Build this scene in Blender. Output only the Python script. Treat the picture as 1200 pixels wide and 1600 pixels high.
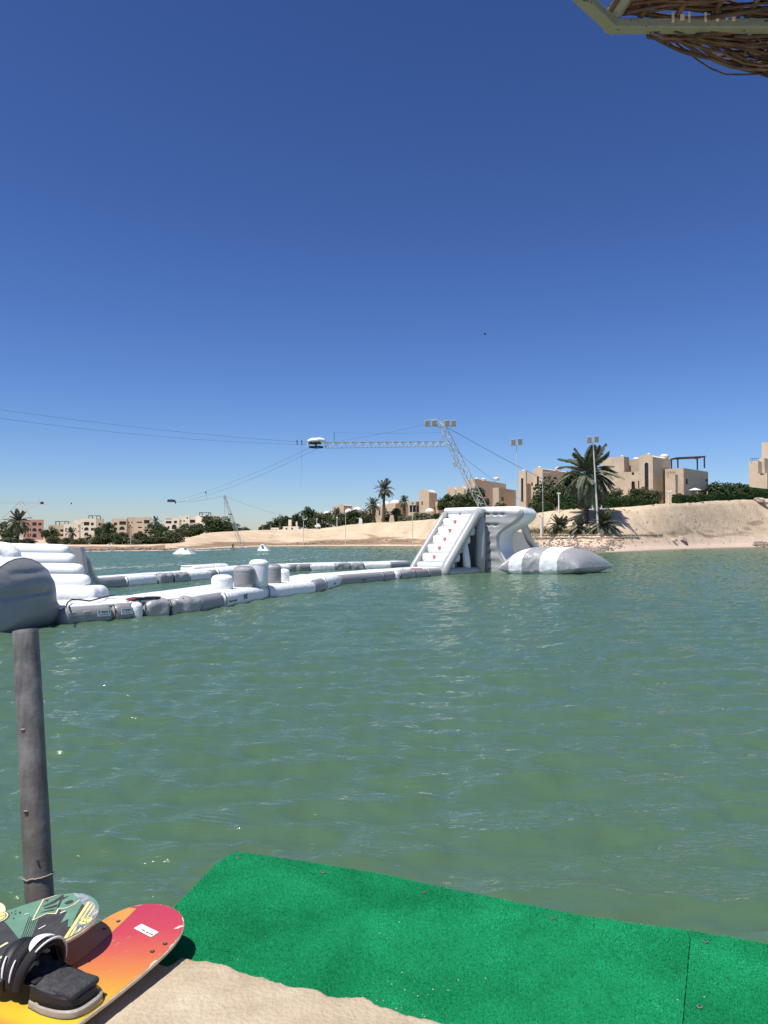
import bpy, bmesh, math, random
import numpy as np
from mathutils import Vector, Matrix, noise
from mathutils.bvhtree import BVHTree
for o in list(bpy.data.objects): bpy.data.objects.remove(o)
S = bpy.context.scene; COL = S.collection
R = math.radians; PI = math.pi
random.seed(7); RNG = np.random.default_rng(7)

# ------------------------------------------------------------ camera, sky, sun, exposure
CAMZ = 2.6; F = 1200.0; PITCH = math.atan(38/1200)
cd = bpy.data.cameras.new('camera'); cam = bpy.data.objects.new('camera', cd); COL.objects.link(cam)
cd.sensor_fit = 'VERTICAL'; cd.sensor_height = 24; cd.lens = 24*F/1600
cd.clip_start = .05; cd.clip_end = 6000
cam.location = (0, 0, CAMZ); cam.rotation_euler = (PI/2+PITCH, 0, 0)
S.camera = cam
SUN_EL = 66; SUN_AZ = (-.73, -.68)                     # towards the sun: from the left, a little behind
w = bpy.data.worlds.new('World'); S.world = w; w.use_nodes = True
nt = w.node_tree; bg = nt.nodes['Background']
sky = nt.nodes.new('ShaderNodeTexSky'); sky.sky_type = 'NISHITA'; sky.sun_disc = False
sky.sun_elevation = R(SUN_EL); sky.sun_rotation = math.atan2(SUN_AZ[0], SUN_AZ[1])
sky.air_density = 1.0; sky.dust_density = 0.2; sky.ozone_density = 4.0
gm = nt.nodes.new('ShaderNodeGamma'); gm.inputs[1].default_value = 1.40; nt.links.new(sky.outputs[0], gm.inputs[0])
tn = nt.nodes.new('ShaderNodeMixRGB'); tn.blend_type = 'MULTIPLY'; tn.inputs[0].default_value = 1; tn.inputs[2].default_value = (.70, .755, .96, 1)
nt.links.new(gm.outputs[0], tn.inputs[1]); nt.links.new(tn.outputs[0], bg.inputs[0]); bg.inputs[1].default_value = .053
sl = bpy.data.lights.new('sun', 'SUN'); sun = bpy.data.objects.new('sun', sl); COL.objects.link(sun)
sl.energy = 5.0; sl.angle = R(.53); sl.color = (1, .955, .89)
sd = Vector((SUN_AZ[0]*math.cos(R(SUN_EL)), SUN_AZ[1]*math.cos(R(SUN_EL)), math.sin(R(SUN_EL)))).normalized()
sun.rotation_euler = sd.to_track_quat('Z', 'Y').to_euler(); sun.location = (-20, -20, 60)
S.view_settings.view_transform = 'Standard'; S.view_settings.look = 'None'
S.view_settings.exposure = 0.2; S.view_settings.gamma = 1
S.render.engine = 'CYCLES'

# ------------------------------------------------------------ measuring: a pixel of the photograph and a distance or height give a point
cp, sp = math.cos(PITCH), math.sin(PITCH)
def ray(x, y):
    a, b = (x-600)/F, (800-y)/F
    return Vector((a, cp-b*sp, sp+b*cp))
def P(x, y, Y):
    r = ray(x, y); return Vector((0, 0, CAMZ)) + r*(Y/r.y)
def G(x, y, z=0.0):
    r = ray(x, y); return Vector((0, 0, CAMZ)) + r*((z-CAMZ)/r.z)
def V2(p): return Vector((p[0], p[1]))

# ------------------------------------------------------------ materials
def mat(name, col, rough=.7, var=.12, scale=4.0, bump=0.0, bscale=30.0, metal=0.0, spec=.5, col2=None, coat=0.0, detail=4.0):
    m = bpy.data.materials.new(name); m.use_nodes = True
    n = m.node_tree.nodes; l = m.node_tree.links; b = n['Principled BSDF']
    tc = n.new('ShaderNodeTexCoord'); nz = n.new('ShaderNodeTexNoise')
    nz.inputs['Scale'].default_value = scale; nz.inputs['Detail'].default_value = detail; nz.inputs['Roughness'].default_value = .6
    l.new(tc.outputs['Object'], nz.inputs['Vector'])
    cr = n.new('ShaderNodeValToRGB'); l.new(nz.outputs[0], cr.inputs[0])
    c2 = col2 if col2 else [min(1, c*(1+var)) for c in col]
    c1 = col if col2 else [c*(1-var) for c in col]
    cr.color_ramp.elements[0].position = .32; cr.color_ramp.elements[1].position = .68
    cr.color_ramp.elements[0].color = (*c1, 1); cr.color_ramp.elements[1].color = (*c2, 1)
    l.new(cr.outputs[0], b.inputs['Base Color'])
    b.inputs['Roughness'].default_value = rough; b.inputs['Metallic'].default_value = metal
    b.inputs['Specular IOR Level'].default_value = spec; b.inputs['Coat Weight'].default_value = coat
    if bump:
        n2 = n.new('ShaderNodeTexNoise'); n2.inputs['Scale'].default_value = bscale; n2.inputs['Detail'].default_value = 4
        l.new(tc.outputs['Object'], n2.inputs['Vector'])
        bp = n.new('ShaderNodeBump'); bp.inputs['Strength'].default_value = bump; bp.inputs['Distance'].default_value = 1.0/bscale
        l.new(n2.outputs[0], bp.inputs['Height']); l.new(bp.outputs[0], b.inputs['Normal'])
    return m
def leafmat(name, a, b_, scale=3.0):
    m = mat(name, a, .65, 0, scale, col2=b_, spec=.25)
    return m
M = {}
M['pvc_white'] = mat('white pvc', (.80, .81, .79), .38, .05, .8, .05, 6)
M['pvc_gray'] = mat('grey pvc', (.27, .27, .265), .36, .07, .8, .05, 6)
M['pvc_light'] = mat('pale grey pvc', (.37, .37, .36), .36, .07, .8, .05, 6)
M['pvc_wrinkle'] = mat('wrinkled white pvc', (.80, .81, .79), .36, .04, 1.2, .22, 4)
M['pvc_wrinkle_gray'] = mat('wrinkled grey pvc', (.33, .33, .325), .36, .06, 1.2, .22, 4)
M['black'] = mat('black rubber', (.012, .012, .013), .5, .2, 20, .2, 60)
M['red'] = mat('red print', (.55, .04, .03), .5, .1)
M['print'] = mat('dark print', (.03, .03, .035), .5, .1)
M['label'] = mat('label paper', (.78, .79, .78), .5, .04)
M['stucco'] = mat('sand stucco', (.57, .455, .315), .92, .10, .5, .15, 9)
M['stucco_pink'] = mat('rose sand stucco', (.58, .465, .33), .92, .08, .5, .15, 9)
M['stucco_dark'] = mat('tan stucco', (.50, .40, .29), .92, .08, .5, .15, 9)
M['stucco_red'] = mat('terracotta stucco', (.42, .25, .19), .92, .10, .4)
M['stucco_cream'] = mat('cream stucco', (.80, .72, .57), .92, .06, .4)
M['stucco_tan'] = mat('ochre stucco', (.60, .49, .35), .92, .07, .4)
M['roofwhite'] = mat('whitewash', (.78, .70, .60), .9, .05, .8)
M['glass'] = mat('dark window glass', (.018, .022, .028), .12, .2, 2)
M['wood_dark'] = mat('dark stained timber', (.045, .028, .020), .7, .25, 6)
M['steel'] = mat('galvanised steel', (.50, .49, .45), .45, .12, 3, metal=.3)
M['steel_pale'] = mat('pale painted steel', (.62, .58, .50), .55, .1, 3)
M['lampface'] = mat('floodlight glass', (.22, .22, .18), .25, .15, 6)
M['white_paint'] = mat('white paint', (.78, .78, .76), .5, .06)
M['cable'] = mat('steel cable', (.10, .11, .13), .6, .1)
M['trunk'] = mat('palm bark', (.10, .075, .05), .95, .35, 5, .6, 8)
M['bark'] = mat('bark', (.09, .065, .045), .95, .3, 4)
M['leaf_a'] = leafmat('dark leaves', (.022, .040, .016), (.078, .115, .040), 2.2)
M['leaf_b'] = leafmat('olive leaves', (.038, .050, .020), (.115, .130, .055), 2.2)
M['leaf_c'] = leafmat('grey green leaves', (.085, .10, .06), (.21, .22, .14), 3)
M['hedge'] = leafmat('clipped hedge leaves', (.018, .048, .012), (.062, .125, .028), 1.0)
M['palm'] = leafmat('palm fronds', (.028, .038, .020), (.12, .13, .075), .8)
M['palm_dry'] = leafmat('grey palm fronds', (.09, .10, .06), (.26, .26, .17), 1.0)
M['dates'] = mat('date clusters', (.10, .035, .015), .8, .3, 8)
M['rock'] = mat('grey shore rock', (.32, .265, .21), .95, .35, .7, .4, 6)
M['rock_pale'] = mat('pale shore rock', (.52, .42, .33), .95, .2, .7, .4, 6)

# ------------------------------------------------------------ mesh helpers
class MB:
    def __init__(s): s.v = []; s.f = []
    def add(s, v, f):
        o = len(s.v); s.v += [tuple(q) for q in v]; s.f += [tuple(i+o for i in q) for q in f]; return s
    def box(s, c, d, yaw=0):
        hx, hy, hz = d[0]/2, d[1]/2, d[2]/2; ca, sa = math.cos(yaw), math.sin(yaw); v = []
        for z in (-hz, hz):
            for x, y in ((-hx, -hy), (hx, -hy), (hx, hy), (-hx, hy)):
                v.append((c[0]+x*ca-y*sa, c[1]+x*sa+y*ca, c[2]+z))
        return s.add(v, [(3, 2, 1, 0), (4, 5, 6, 7), (0, 1, 5, 4), (1, 2, 6, 5), (2, 3, 7, 6), (3, 0, 4, 7)])
    def tube(s, pts, r, n=8, cap=True):
        pts = [Vector(p) for p in pts]; k = len(pts)
        rr = [r]*k if not hasattr(r, '__len__') else list(r)
        up = Vector((0, 0, 1)); v = []
        pr = None
        for i, p in enumerate(pts):
            t = (pts[min(i+1, k-1)]-pts[max(i-1, 0)])
            t = t.normalized() if t.length > 1e-9 else Vector((0, 0, 1))
            if pr is None:
                a = up if abs(t.dot(up)) < .92 else Vector((1, 0, 0)); pr = (a-t*a.dot(t)).normalized()
            else:
                pr = (pr-t*pr.dot(t)); pr = pr.normalized() if pr.length > 1e-6 else Vector((1, 0, 0))
            q = t.cross(pr)
            for j in range(n):
                an = 2*PI*j/n; v.append(p+(pr*math.cos(an)+q*math.sin(an))*rr[i])
        f = []
        for i in range(k-1):
            for j in range(n):
                a, b = i*n+j, i*n+(j+1) % n; f.append((a, b, b+n, a+n))
        if cap: f.append(tuple(reversed(range(n)))); f.append(tuple(range((k-1)*n, k*n)))
        return s.add(v, f)
    def prism(s, poly, vec):                            # poly: 3D loop, extruded by vec
        n = len(poly); v = [Vector(p) for p in poly]; vec = Vector(vec); v += [p+vec for p in v]
        f = [tuple(reversed(range(n))), tuple(range(n, 2*n))]+[(i, (i+1) % n, n+(i+1) % n, n+i) for i in range(n)]
        return s.add(v, f)
    def lathe(s, c, prof, n=24):                        # prof: (r, z) pairs
        v = []; k = len(prof)
        for r_, z in prof:
            for j in range(n): v.append((c[0]+r_*math.cos(2*PI*j/n), c[1]+r_*math.sin(2*PI*j/n), c[2]+z))
        f = [(i*n+j, i*n+(j+1) % n, (i+1)*n+(j+1) % n, (i+1)*n+j) for i in range(k-1) for j in range(n)]
        f.append(tuple(reversed(range(n)))); f.append(tuple(range((k-1)*n, k*n)))
        return s.add(v, f)
    def grid(s, fn, nu, nv, wrapu=False):
        v = [fn(i/(nu if wrapu else nu-1), j/(nv-1)) for j in range(nv) for i in range(nu)]
        f = [(j*nu+i, j*nu+(i+1) % nu, (j+1)*nu+(i+1) % nu, (j+1)*nu+i) for j in range(nv-1) for i in range(nu if wrapu else nu-1)]
        return s.add(v, f)
    def rbox(s, c, d, r, yaw=0, ns=3, ni=3, dent=0.0, dfreq=1.5, puff=0.0, ydir=None):
        h = [q/2 for q in d]; r = min(r, min(h)*.999)
        def smp(hh):
            out = [-hh+r*(1-math.cos(PI/2*i/ns)) for i in range(ns)]
            mid = [(-hh+r)+(2*hh-2*r)*i/ni for i in range(ni+1)] if hh > r*1.01 else [0]
            return out+mid+[-q for q in reversed(out)]
        A = [smp(q) for q in h]; idx = {}; v = []; f = []
        ca, sa = math.cos(yaw), math.sin(yaw)
        def vid(i, j, k):
            key = (i, j, k)
            if key in idx: return idx[key]
            p = Vector((A[0][i], A[1][j], A[2][k]))
            q = Vector([max(-(h[a]-r), min(h[a]-r, p[a])) for a in range(3)])
            dd = p-q
            pt = q+dd.normalized()*r if dd.length > 1e-9 else q
            if puff:
                w_ = (1-abs(p[0]/h[0])**2.5)*(1-abs(p[1]/h[1])**2.5)
                if p[2] > 0: pt.z += puff*w_
            if dent:
                nn = noise.noise((pt+Vector(c))*dfreq)*dent
                pt = pt+(dd.normalized() if dd.length > 1e-9 else Vector((0, 0, 1)))*nn
            v.append((c[0]+pt[0]*ca-pt[1]*sa, c[1]+pt[0]*sa+pt[1]*ca, c[2]+pt[2])); idx[key] = len(v)-1; return idx[key]
        n = [len(q) for q in A]
        for a, b, cc in ((0, 1, 2), (1, 2, 0), (2, 0, 1)):
            for side in (0, n[cc]-1):
                for i in range(n[a]-1):
                    for j in range(n[b]-1):
                        q = []
                        for (di, dj) in ((0, 0), (1, 0), (1, 1), (0, 1)):
                            ii = [0, 0, 0]; ii[a] = i+di; ii[b] = j+dj; ii[cc] = side; q.append(vid(*ii))
                        if side == 0: q.reverse()
                        f.append(tuple(q))
        return s.add(v, f)
    def build(s, name, m, parent=None, smooth=False, loc=None):
        return mkobj(name, s.v, s.f, m, parent, smooth, loc)
def worg(o):
    p = Vector((0, 0, 0))
    while o: p = p+o.location; o = o.parent
    return p
def mkmesh(name, v, f, m, smooth=False):
    me = bpy.data.meshes.new(name); me.from_pydata([tuple(q) for q in v], [], f)
    if m: me.materials.append(M[m] if isinstance(m, str) else m)
    if smooth: me.polygons.foreach_set('use_smooth', [True]*len(me.polygons))
    me.update(); return me
def mkobj(name, v, f, m, parent=None, smooth=False, loc=None):
    if parent is not None: org = worg(parent)
    elif loc is not None: org = Vector(loc)
    else:
        a = np.array(v); org = Vector(((a[:, 0].min()+a[:, 0].max())/2, (a[:, 1].min()+a[:, 1].max())/2, a[:, 2].min()))
    a = np.array(v, dtype=float)-np.array(org)
    me = mkmesh(name, a.tolist(), f, m, smooth)
    o = bpy.data.objects.new(name, me); COL.objects.link(o)
    if parent is not None: o.parent = parent
    else: o.location = org
    return o
def quads(name, co, m, parent=None, loc=(0, 0, 0), nper=4):       # co: (n, nper, 3) array of loose faces
    n = len(co); me = bpy.data.meshes.new(name); me.vertices.add(n*nper); me.loops.add(n*nper); me.polygons.add(n)
    me.vertices.foreach_set('co', np.ascontiguousarray(co, dtype=np.float32).ravel())
    me.loops.foreach_set('vertex_index', np.arange(n*nper, dtype=np.int32))
    me.polygons.foreach_set('loop_start', np.arange(0, n*nper, nper, dtype=np.int32))
    me.update(calc_edges=True)
    if m: me.materials.append(M[m] if isinstance(m, str) else m)
    return me
def tag(o, label, cat=None, group=None, kind=None):
    if label: o['label'] = label
    if cat: o['category'] = cat
    if group: o['group'] = group
    if kind: o['kind'] = kind
    return o
def empty(name, loc, label=None, cat=None, group=None):
    o = bpy.data.objects.new(name, None); COL.objects.link(o); o.location = loc; o.empty_display_size = .2
    tag(o, label, cat, group); return o
def inst(name, me, parent, loc, rot=(0, 0, 0), sc=(1, 1, 1)):
    o = bpy.data.objects.new(name, me); COL.objects.link(o); o.parent = parent
    o.location = loc; o.rotation_euler = rot; o.scale = sc; return o
def interp(x, pts):
    if x <= pts[0][0]: return pts[0][1]
    for (a, b), (c, d) in zip(pts, pts[1:]):
        if x <= c: return b+(d-b)*(x-a)/(c-a)
    return pts[-1][1]
def smooth_interp(x, pts):
    if x <= pts[0][0]: return pts[0][1]
    if x >= pts[-1][0]: return pts[-1][1]
    for i in range(len(pts)-1):
        if x <= pts[i+1][0]:
            p1, p2 = pts[i], pts[i+1]; p0 = pts[max(i-1, 0)]; p3 = pts[min(i+2, len(pts)-1)]
            h = p2[0]-p1[0]; t = (x-p1[0])/h
            m1 = (p2[1]-p0[1])/(p2[0]-p0[0]+1e-9)*h; m2 = (p3[1]-p1[1])/(p3[0]-p1[0]+1e-9)*h
            return (2*t**3-3*t*t+1)*p1[1]+(t**3-2*t*t+t)*m1+(-2*t**3+3*t*t)*p2[1]+(t**3-t*t)*m2
# ------------------------------------------------------------ water
def water_material():
    m = bpy.data.materials.new('lagoon water'); m.use_nodes = True; n = m.node_tree.nodes; l = m.node_tree.links; b = n['Principled BSDF']
    tc = n.new('ShaderNodeTexCoord')
    nz = n.new('ShaderNodeTexNoise'); nz.inputs['Scale'].default_value = .06; nz.inputs['Detail'].default_value = 5
    l.new(tc.outputs['Object'], nz.inputs['Vector'])
    cr = n.new('ShaderNodeValToRGB'); l.new(nz.outputs[0], cr.inputs[0])
    cr.color_ramp.elements[0].position = .35; cr.color_ramp.elements[1].position = .65
    cr.color_ramp.elements[0].color = (.066, .122, .066, 1); cr.color_ramp.elements[1].color = (.074, .134, .082, 1)
    at = n.new('ShaderNodeAttribute'); at.attribute_name = 'shallow'
    mx = n.new('ShaderNodeMixRGB'); l.new(at.outputs['Fac'], mx.inputs[0]); l.new(cr.outputs[0], mx.inputs[1]); mx.inputs[2].default_value = (.27, .24, .16, 1)
    df = n.new('ShaderNodeBsdfDiffuse'); l.new(mx.outputs[0], df.inputs[0])
    gl = n.new('ShaderNodeBsdfGlossy'); gl.inputs['Roughness'].default_value = .035; gl.inputs['Color'].default_value = (1, 1, .92, 1)
    fr_ = n.new('ShaderNodeFresnel'); fr_.inputs[0].default_value = 1.33
    mn = n.new('ShaderNodeMath'); mn.operation = 'MINIMUM'; mn.inputs[1].default_value = .36; mk = n.new('ShaderNodeMath'); mk.operation = 'MULTIPLY'; mk.inputs[1].default_value = 1.5; l.new(fr_.outputs[0], mk.inputs[0]); l.new(mk.outputs[0], mn.inputs[0])       # choppy water never mirrors fully at grazing angles
    ms = n.new('ShaderNodeMixShader'); l.new(mn.outputs[0], ms.inputs[0]); l.new(df.outputs[0], ms.inputs[1]); l.new(gl.outputs[0], ms.inputs[2])
    l.new(ms.outputs[0], n['Material Output'].inputs['Surface'])
    mp = n.new('ShaderNodeMapping'); mp.inputs['Scale'].default_value = (.42, 1.6, 1); mp.inputs['Rotation'].default_value = (0, 0, R(-9))
    l.new(tc.outputs['Object'], mp.inputs['Vector'])
    prev = None
    for sc, dist, st in ((2.6, .07, .5), (6.5, .045, .7), (19, .010, .6)):
        q = n.new('ShaderNodeTexNoise'); q.inputs['Scale'].default_value = sc; q.inputs['Detail'].default_value = 3; q.inputs['Distortion'].default_value = .5
        l.new(mp.outputs[0], q.inputs['Vector'])
        bp = n.new('ShaderNodeBump'); bp.inputs['Strength'].default_value = st; bp.inputs['Distance'].default_value = dist
        l.new(q.outputs[0], bp.inputs['Height'])
        if prev: l.new(prev.outputs[0], bp.inputs['Normal'])
        prev = bp
    for q in (gl, fr_): l.new(prev.outputs[0], q.inputs['Normal'])
    n.remove(b)
    return m
SHORE = [(-900, 862), (0, 862), (130, 862), (200, 861), (250, 860.5), (300, 859), (370, 855.5), (430, 854), (520, 853.5), (600, 853.5), (660, 854), (720, 855),
         (790, 857), (860, 860), (920, 862.5), (960, 863), (1000, 861.2), (1060, 858.8), (1120, 857), (1200, 855.2), (1300, 854), (2100, 853)]
CREST = [(-900, 853.5, 146), (130, 853.5, 146), (240, 852.5, 152), (275, 848, 168), (300, 840, 182), (333, 833, 205), (375, 830, 215), (437, 828.5, 225), (500, 826, 228), (567, 818, 225),
         (625, 815, 222), (683, 811, 205), (760, 806, 180), (831, 802, 160), (896, 797, 152), (958, 794, 152), (1054, 787, 165), (1158, 781, 200), (1200, 780, 215), (1300, 779, 240), (2100, 779, 300)]
def shore_d(x): return CAMZ*1200/(smooth_interp(x, SHORE)-838)
rows = np.concatenate([np.linspace(2.2, 6, 90, endpoint=False), 6*np.power(300/6, np.linspace(0, 1, 520))])
NC = 460
svals = np.linspace(-1, 1, NC)
Yg, Sg = np.meshgrid(rows, svals, indexing='ij')
Xg = Sg*(4+.78*Yg)
dy = np.gradient(rows)[:, None]*np.ones_like(Yg); dx = (4+.78*Yg)*2/NC
Zg = np.zeros_like(Yg)
rw = np.random.default_rng(3)
for i in range(90):
    lam = .26*(1.5/.26)**rw.random(); k = 2*PI/lam
    th = rw.normal(R(95), R(14) if i % 3 else R(34)); ph = rw.random()*2*PI
    kx, ky = k*math.cos(th), k*math.sin(th)
    amp = .0052*lam*(1 if lam < .8 else (.8/lam)**.7)
    res = np.clip(np.minimum(lam/(3.2*dy*abs(math.sin(th))+1e-6), lam/(3.2*dx*abs(math.cos(th))+1e-6))-.5, 0, 1)
    q = np.sin(kx*Xg+ky*Yg+ph)
    Zg += amp*res*(q+.4*np.cos(2*(kx*Xg+ky*Yg+ph)))
Zg += np.clip(rw.normal(0, 1, Zg.shape), -2, 2)*.11*np.minimum(dx, dy)*np.clip((Yg-22)/35, 0, 1)      # short chop beyond the reach of the sine sum
wv = np.stack([Xg, Yg, Zg], -1).reshape(-1, 3)
nr = len(rows)
ii = np.arange(nr*NC).reshape(nr, NC)
wf = np.stack([ii[:-1, :-1], ii[:-1, 1:], ii[1:, 1:], ii[1:, :-1]], -1).reshape(-1, 4)
xx = np.array([-900, 900, 900, -900]); yy = np.array([-300, -300, 500, 500])
wv = np.concatenate([wv, np.stack([xx, yy, np.full(4, -.12)], -1)]); wf = np.concatenate([wf, [[nr*NC, nr*NC+1, nr*NC+2, nr*NC+3]]])
me = bpy.data.meshes.new('water'); me.vertices.add(len(wv)); me.vertices.foreach_set('co', wv.astype(np.float32).ravel())
me.loops.add(wf.size); me.loops.foreach_set('vertex_index', wf.astype(np.int32).ravel())
me.polygons.add(len(wf)); me.polygons.foreach_set('loop_start', np.arange(0, wf.size, 4, dtype=np.int32)); me.update(calc_edges=True)
me.polygons.foreach_set('use_smooth', [True]*len(me.polygons))
sh = np.zeros(len(wv), dtype=np.float32)
pxs = 600+1200*wv[:, 0]/np.maximum(wv[:, 1], 1); sel = (wv[:, 1] > 80)
tab = np.array([shore_d(x) for x in range(-900, 2101, 5)])
dsh = np.interp(np.clip(pxs, -900, 2100), np.arange(-900, 2101, 5), tab)
sh[sel] = np.clip(1-(dsh[sel]-wv[sel, 1])/5.0, 0, 1)**1.5*.85
at = me.attributes.new('shallow', 'FLOAT', 'POINT'); at.data.foreach_set('value', sh)
me.materials.append(water_material())
wo = bpy.data.objects.new('water', me); COL.objects.link(wo); tag(wo, None, kind='structure')

# ------------------------------------------------------------ far bank: beach, sand slope, plateau
def sand_material():
    m = bpy.data.materials.new('desert sand'); m.use_nodes = True; n = m.node_tree.nodes; l = m.node_tree.links; b = n['Principled BSDF']
    tc = n.new('ShaderNodeTexCoord')
    def nzf(scale, detail=6, vec=(1, 1, 1), dist=0):
        mp = n.new('ShaderNodeMapping'); mp.inputs['Scale'].default_value = vec; l.new(tc.outputs['Object'], mp.inputs['Vector'])
        q = n.new('ShaderNodeTexNoise'); q.inputs['Scale'].default_value = scale; q.inputs['Detail'].default_value = detail; q.inputs['Distortion'].default_value = dist
        l.new(mp.outputs[0], q.inputs['Vector']); return q
    def ramp(src, p0, c0, p1, c1):
        r_ = n.new('ShaderNodeValToRGB'); r_.color_ramp.elements[0].position = p0; r_.color_ramp.elements[1].position = p1
        r_.color_ramp.elements[0].color = (*c0, 1); r_.color_ramp.elements[1].color = (*c1, 1); l.new(src, r_.inputs[0]); return r_
    base = ramp(nzf(.22).outputs[0], .3, (.50, .38, .25), .7, (.64, .50, .35))
    att = n.new('ShaderNodeAttribute'); att.attribute_name = 'brown'
    nb = nzf(.16, 6, (.35, .35, 2.5), 1.2)
    ad = n.new('ShaderNodeMath'); ad.operation = 'MULTIPLY_ADD'; l.new(nb.outputs[0], ad.inputs[0]); ad.inputs[1].default_value = 1.3; l.new(att.outputs['Fac'], ad.inputs[2])
    mask = n.new('ShaderNodeMapRange'); mask.inputs[1].default_value = .98; mask.inputs[2].default_value = 1.20; l.new(ad.outputs[0], mask.inputs[0])
    m1 = n.new('ShaderNodeMixRGB'); l.new(mask.outputs[0], m1.inputs[0]); l.new(base.outputs[0], m1.inputs[1]); m1.inputs[2].default_value = (.27, .185, .115, 1)
    atb = n.new('ShaderNodeAttribute'); atb.attribute_name = 'beach'
    m2 = n.new('ShaderNodeMixRGB'); l.new(atb.outputs['Fac'], m2.inputs[0]); l.new(m1.outputs[0], m2.inputs[1]); m2.inputs[2].default_value = (.56, .43, .34, 1)
    atw = n.new('ShaderNodeAttribute'); atw.attribute_name = 'wet'
    m4 = n.new('ShaderNodeMixRGB'); l.new(atw.outputs['Fac'], m4.inputs[0]); l.new(m2.outputs[0], m4.inputs[1]); m4.inputs[2].default_value = (.20, .145, .10, 1)
    sp_ = ramp(nzf(1.6, 8).outputs[0], .60, (1, 1, 1), .72, (.70, .66, .62))
    m3 = n.new('ShaderNodeMixRGB'); m3.blend_type = 'MULTIPLY'; m3.inputs[0].default_value = .8; l.new(m4.outputs[0], m3.inputs[1]); l.new(sp_.outputs[0], m3.inputs[2])
    l.new(m3.outputs[0], b.inputs['Base Color']); b.inputs['Roughness'].default_value = .95; b.inputs['Specular IOR Level'].default_value = .15
    bp = n.new('ShaderNodeBump'); bp.inputs['Strength'].default_value = .6; bp.inputs['Distance'].default_value = .35
    l.new(nzf(.8, 8).outputs[0], bp.inputs['Height']); l.new(bp.outputs[0], b.inputs['Normal'])
    return m
PXC = np.concatenate([np.arange(-900, -100, 20), np.arange(-100, 1300, 3.0), np.arange(1300, 2101, 20)])
TT = [-.5, -.15, -.02, 0, .02, .04, .07, .1, .13, .17, .21, .25, .29, .33, .37, .41, .45, .49, .53, .57, .61, .65, .69, .73, .77, .81, .85, .89, .93, .97, 1.0, 1.03, 1.08, 1.15, 1.3, 1.6, 2.2, 3.5, 6, 12, 25]
PROF = [(-.5, -.30), (0, 0), (.10, .045), (.2, .085), (.3, .16), (.4, .25), (.55, .46), (.75, .75), (.9, .94), (1, 1)]
tv = []; brown = []; beach = []; wet = []
yc_ = [(a, b) for a, b, c in CREST]; dc_ = [(a, c) for a, b, c in CREST]
for t in TT:
    for x in PXC:
        ds = shore_d(x); dc = max(smooth_interp(x, dc_), ds+12); zc = CAMZ-(smooth_interp(x, yc_)-838)/1200*dc
        m_ = (x-600)/1200
        Y = ds+(dc-ds)*t if t <= 1 else dc+(t-1)*40
        X = m_*Y
        z = zc*interp(t, PROF) if t <= 1 else zc+.15*min(1, (t-1)*10)
        if t > .05 and t < 1.2:
            am = .24 if t > .25 else .1
            if zc < 3: am *= .5
            z += am*noise.fractal(Vector((X*.09, Y*.09, 1.3)), 1.0, 2.0, 4)*min(1, (t-.05)*8)
            z += (.11 if zc > 3 else .1)*noise.noise(Vector((X*.45, Y*.45, 7)))*min(1, (t-.05)*6)*(.4 if t > .97 else 1)
        if t > 2: z += 0
        tv.append((X, Y, z))
        band = interp(t, [(0, 0), (.09, 0), (.16, .62), (.36, .58), (.5, .28), (.7, .05), (1, 0)])
        if x > 700: band = interp(t, [(0, 0), (.2, .1), (.3, .34), (.45, .40), (.6, .25), (.75, .1), (.9, .0), (1, 0)])
        if x < 260: band = interp(t, [(0, 0), (.15, 0), (.25, .9), (.8, .9), (1, .3), (1.1, 0)])
        if x > 700: bch = interp(t, [(0, .9), (.25, .8), (.36, .2), (.45, 0)])
        else: bch = interp(t, [(0, .8), (.1, .6), (.16, 0)])
        brown.append(band); beach.append(bch); wet.append(interp(t, [(-.02, 1), (.015, .8), (.045, 0)]))
nx = len(PXC)
tf = [(j*nx+i, j*nx+i+1, (j+1)*nx+i+1, (j+1)*nx+i) for j in range(len(TT)-1) for i in range(nx-1)]
terr = mkobj('sand_bank', tv, tf, sand_material(), None, True, (0, 0, 0)); tag(terr, None, kind='structure')
for nm, ar in (('brown', brown), ('beach', beach), ('wet', wet)):
    a_ = terr.data.attributes.new(nm, 'FLOAT', 'POINT'); a_.data.foreach_set('value', np.array(ar, dtype=np.float32))
BVH = BVHTree.FromPolygons([Vector(q) for q in tv], tf)
def gz(X, Y):
    h = BVH.ray_cast(Vector((X, Y, 100)), Vector((0, 0, -1)))
    return h[0].z if h[0] else 0.0
def gp(x, y):                                          # distance at which the bank shows at this pixel
    d = shore_d(x)
    while d < 320:
        X = (x-600)/1200*d; z = gz(X, d)
        if 838-(z-CAMZ)*1200/d <= y: return d
        d += .25
    return d
def at(x, Y, dz=0.0):
    X = (x-600)/1200*Y; return Vector((X, Y, gz(X, Y)+dz))

# ------------------------------------------------------------ the quay we stand on: rough stone screed, carpeted platform
DECK = .90; SLAB = .925
EDGE = [(285, 1491), (318, 1497), (345, 1500), (372, 1510), (390, 1519), (410, 1520), (425, 1527), (450, 1535), (480, 1538), (497, 1541), (512, 1550), (530, 1554), (552, 1551),
        (570, 1553), (583, 1560), (595, 1566), (620, 1574), (650, 1583), (690, 1592), (725, 1596), (760, 1612), (900, 1640), (1300, 1700)]
ew = [V2(G(x, y, SLAB)) for x, y in EDGE]
EPT = [(-6, 3.32), (-1.3, 3.34), (-1.02, 3.30), (-.97, 3.2), (-.90, 3.1), (-.84, 3.06)]+[(q.x, q.y) for q in ew]+[(6, 2.25)]
EPT = sorted(EPT)
offs = [0, .001, .004, .010, .02, .035, .055, .08, .11, .15, .2, .26, .33, .41, .5, .6, .72, .86, 1.0, 1.2, 1.5, 2, 3, 5, 9]
sv = []; cols = np.concatenate([np.linspace(-6, -1.6, 30), np.linspace(-1.58, 1.6, 420), np.linspace(1.62, 6, 30)])
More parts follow.
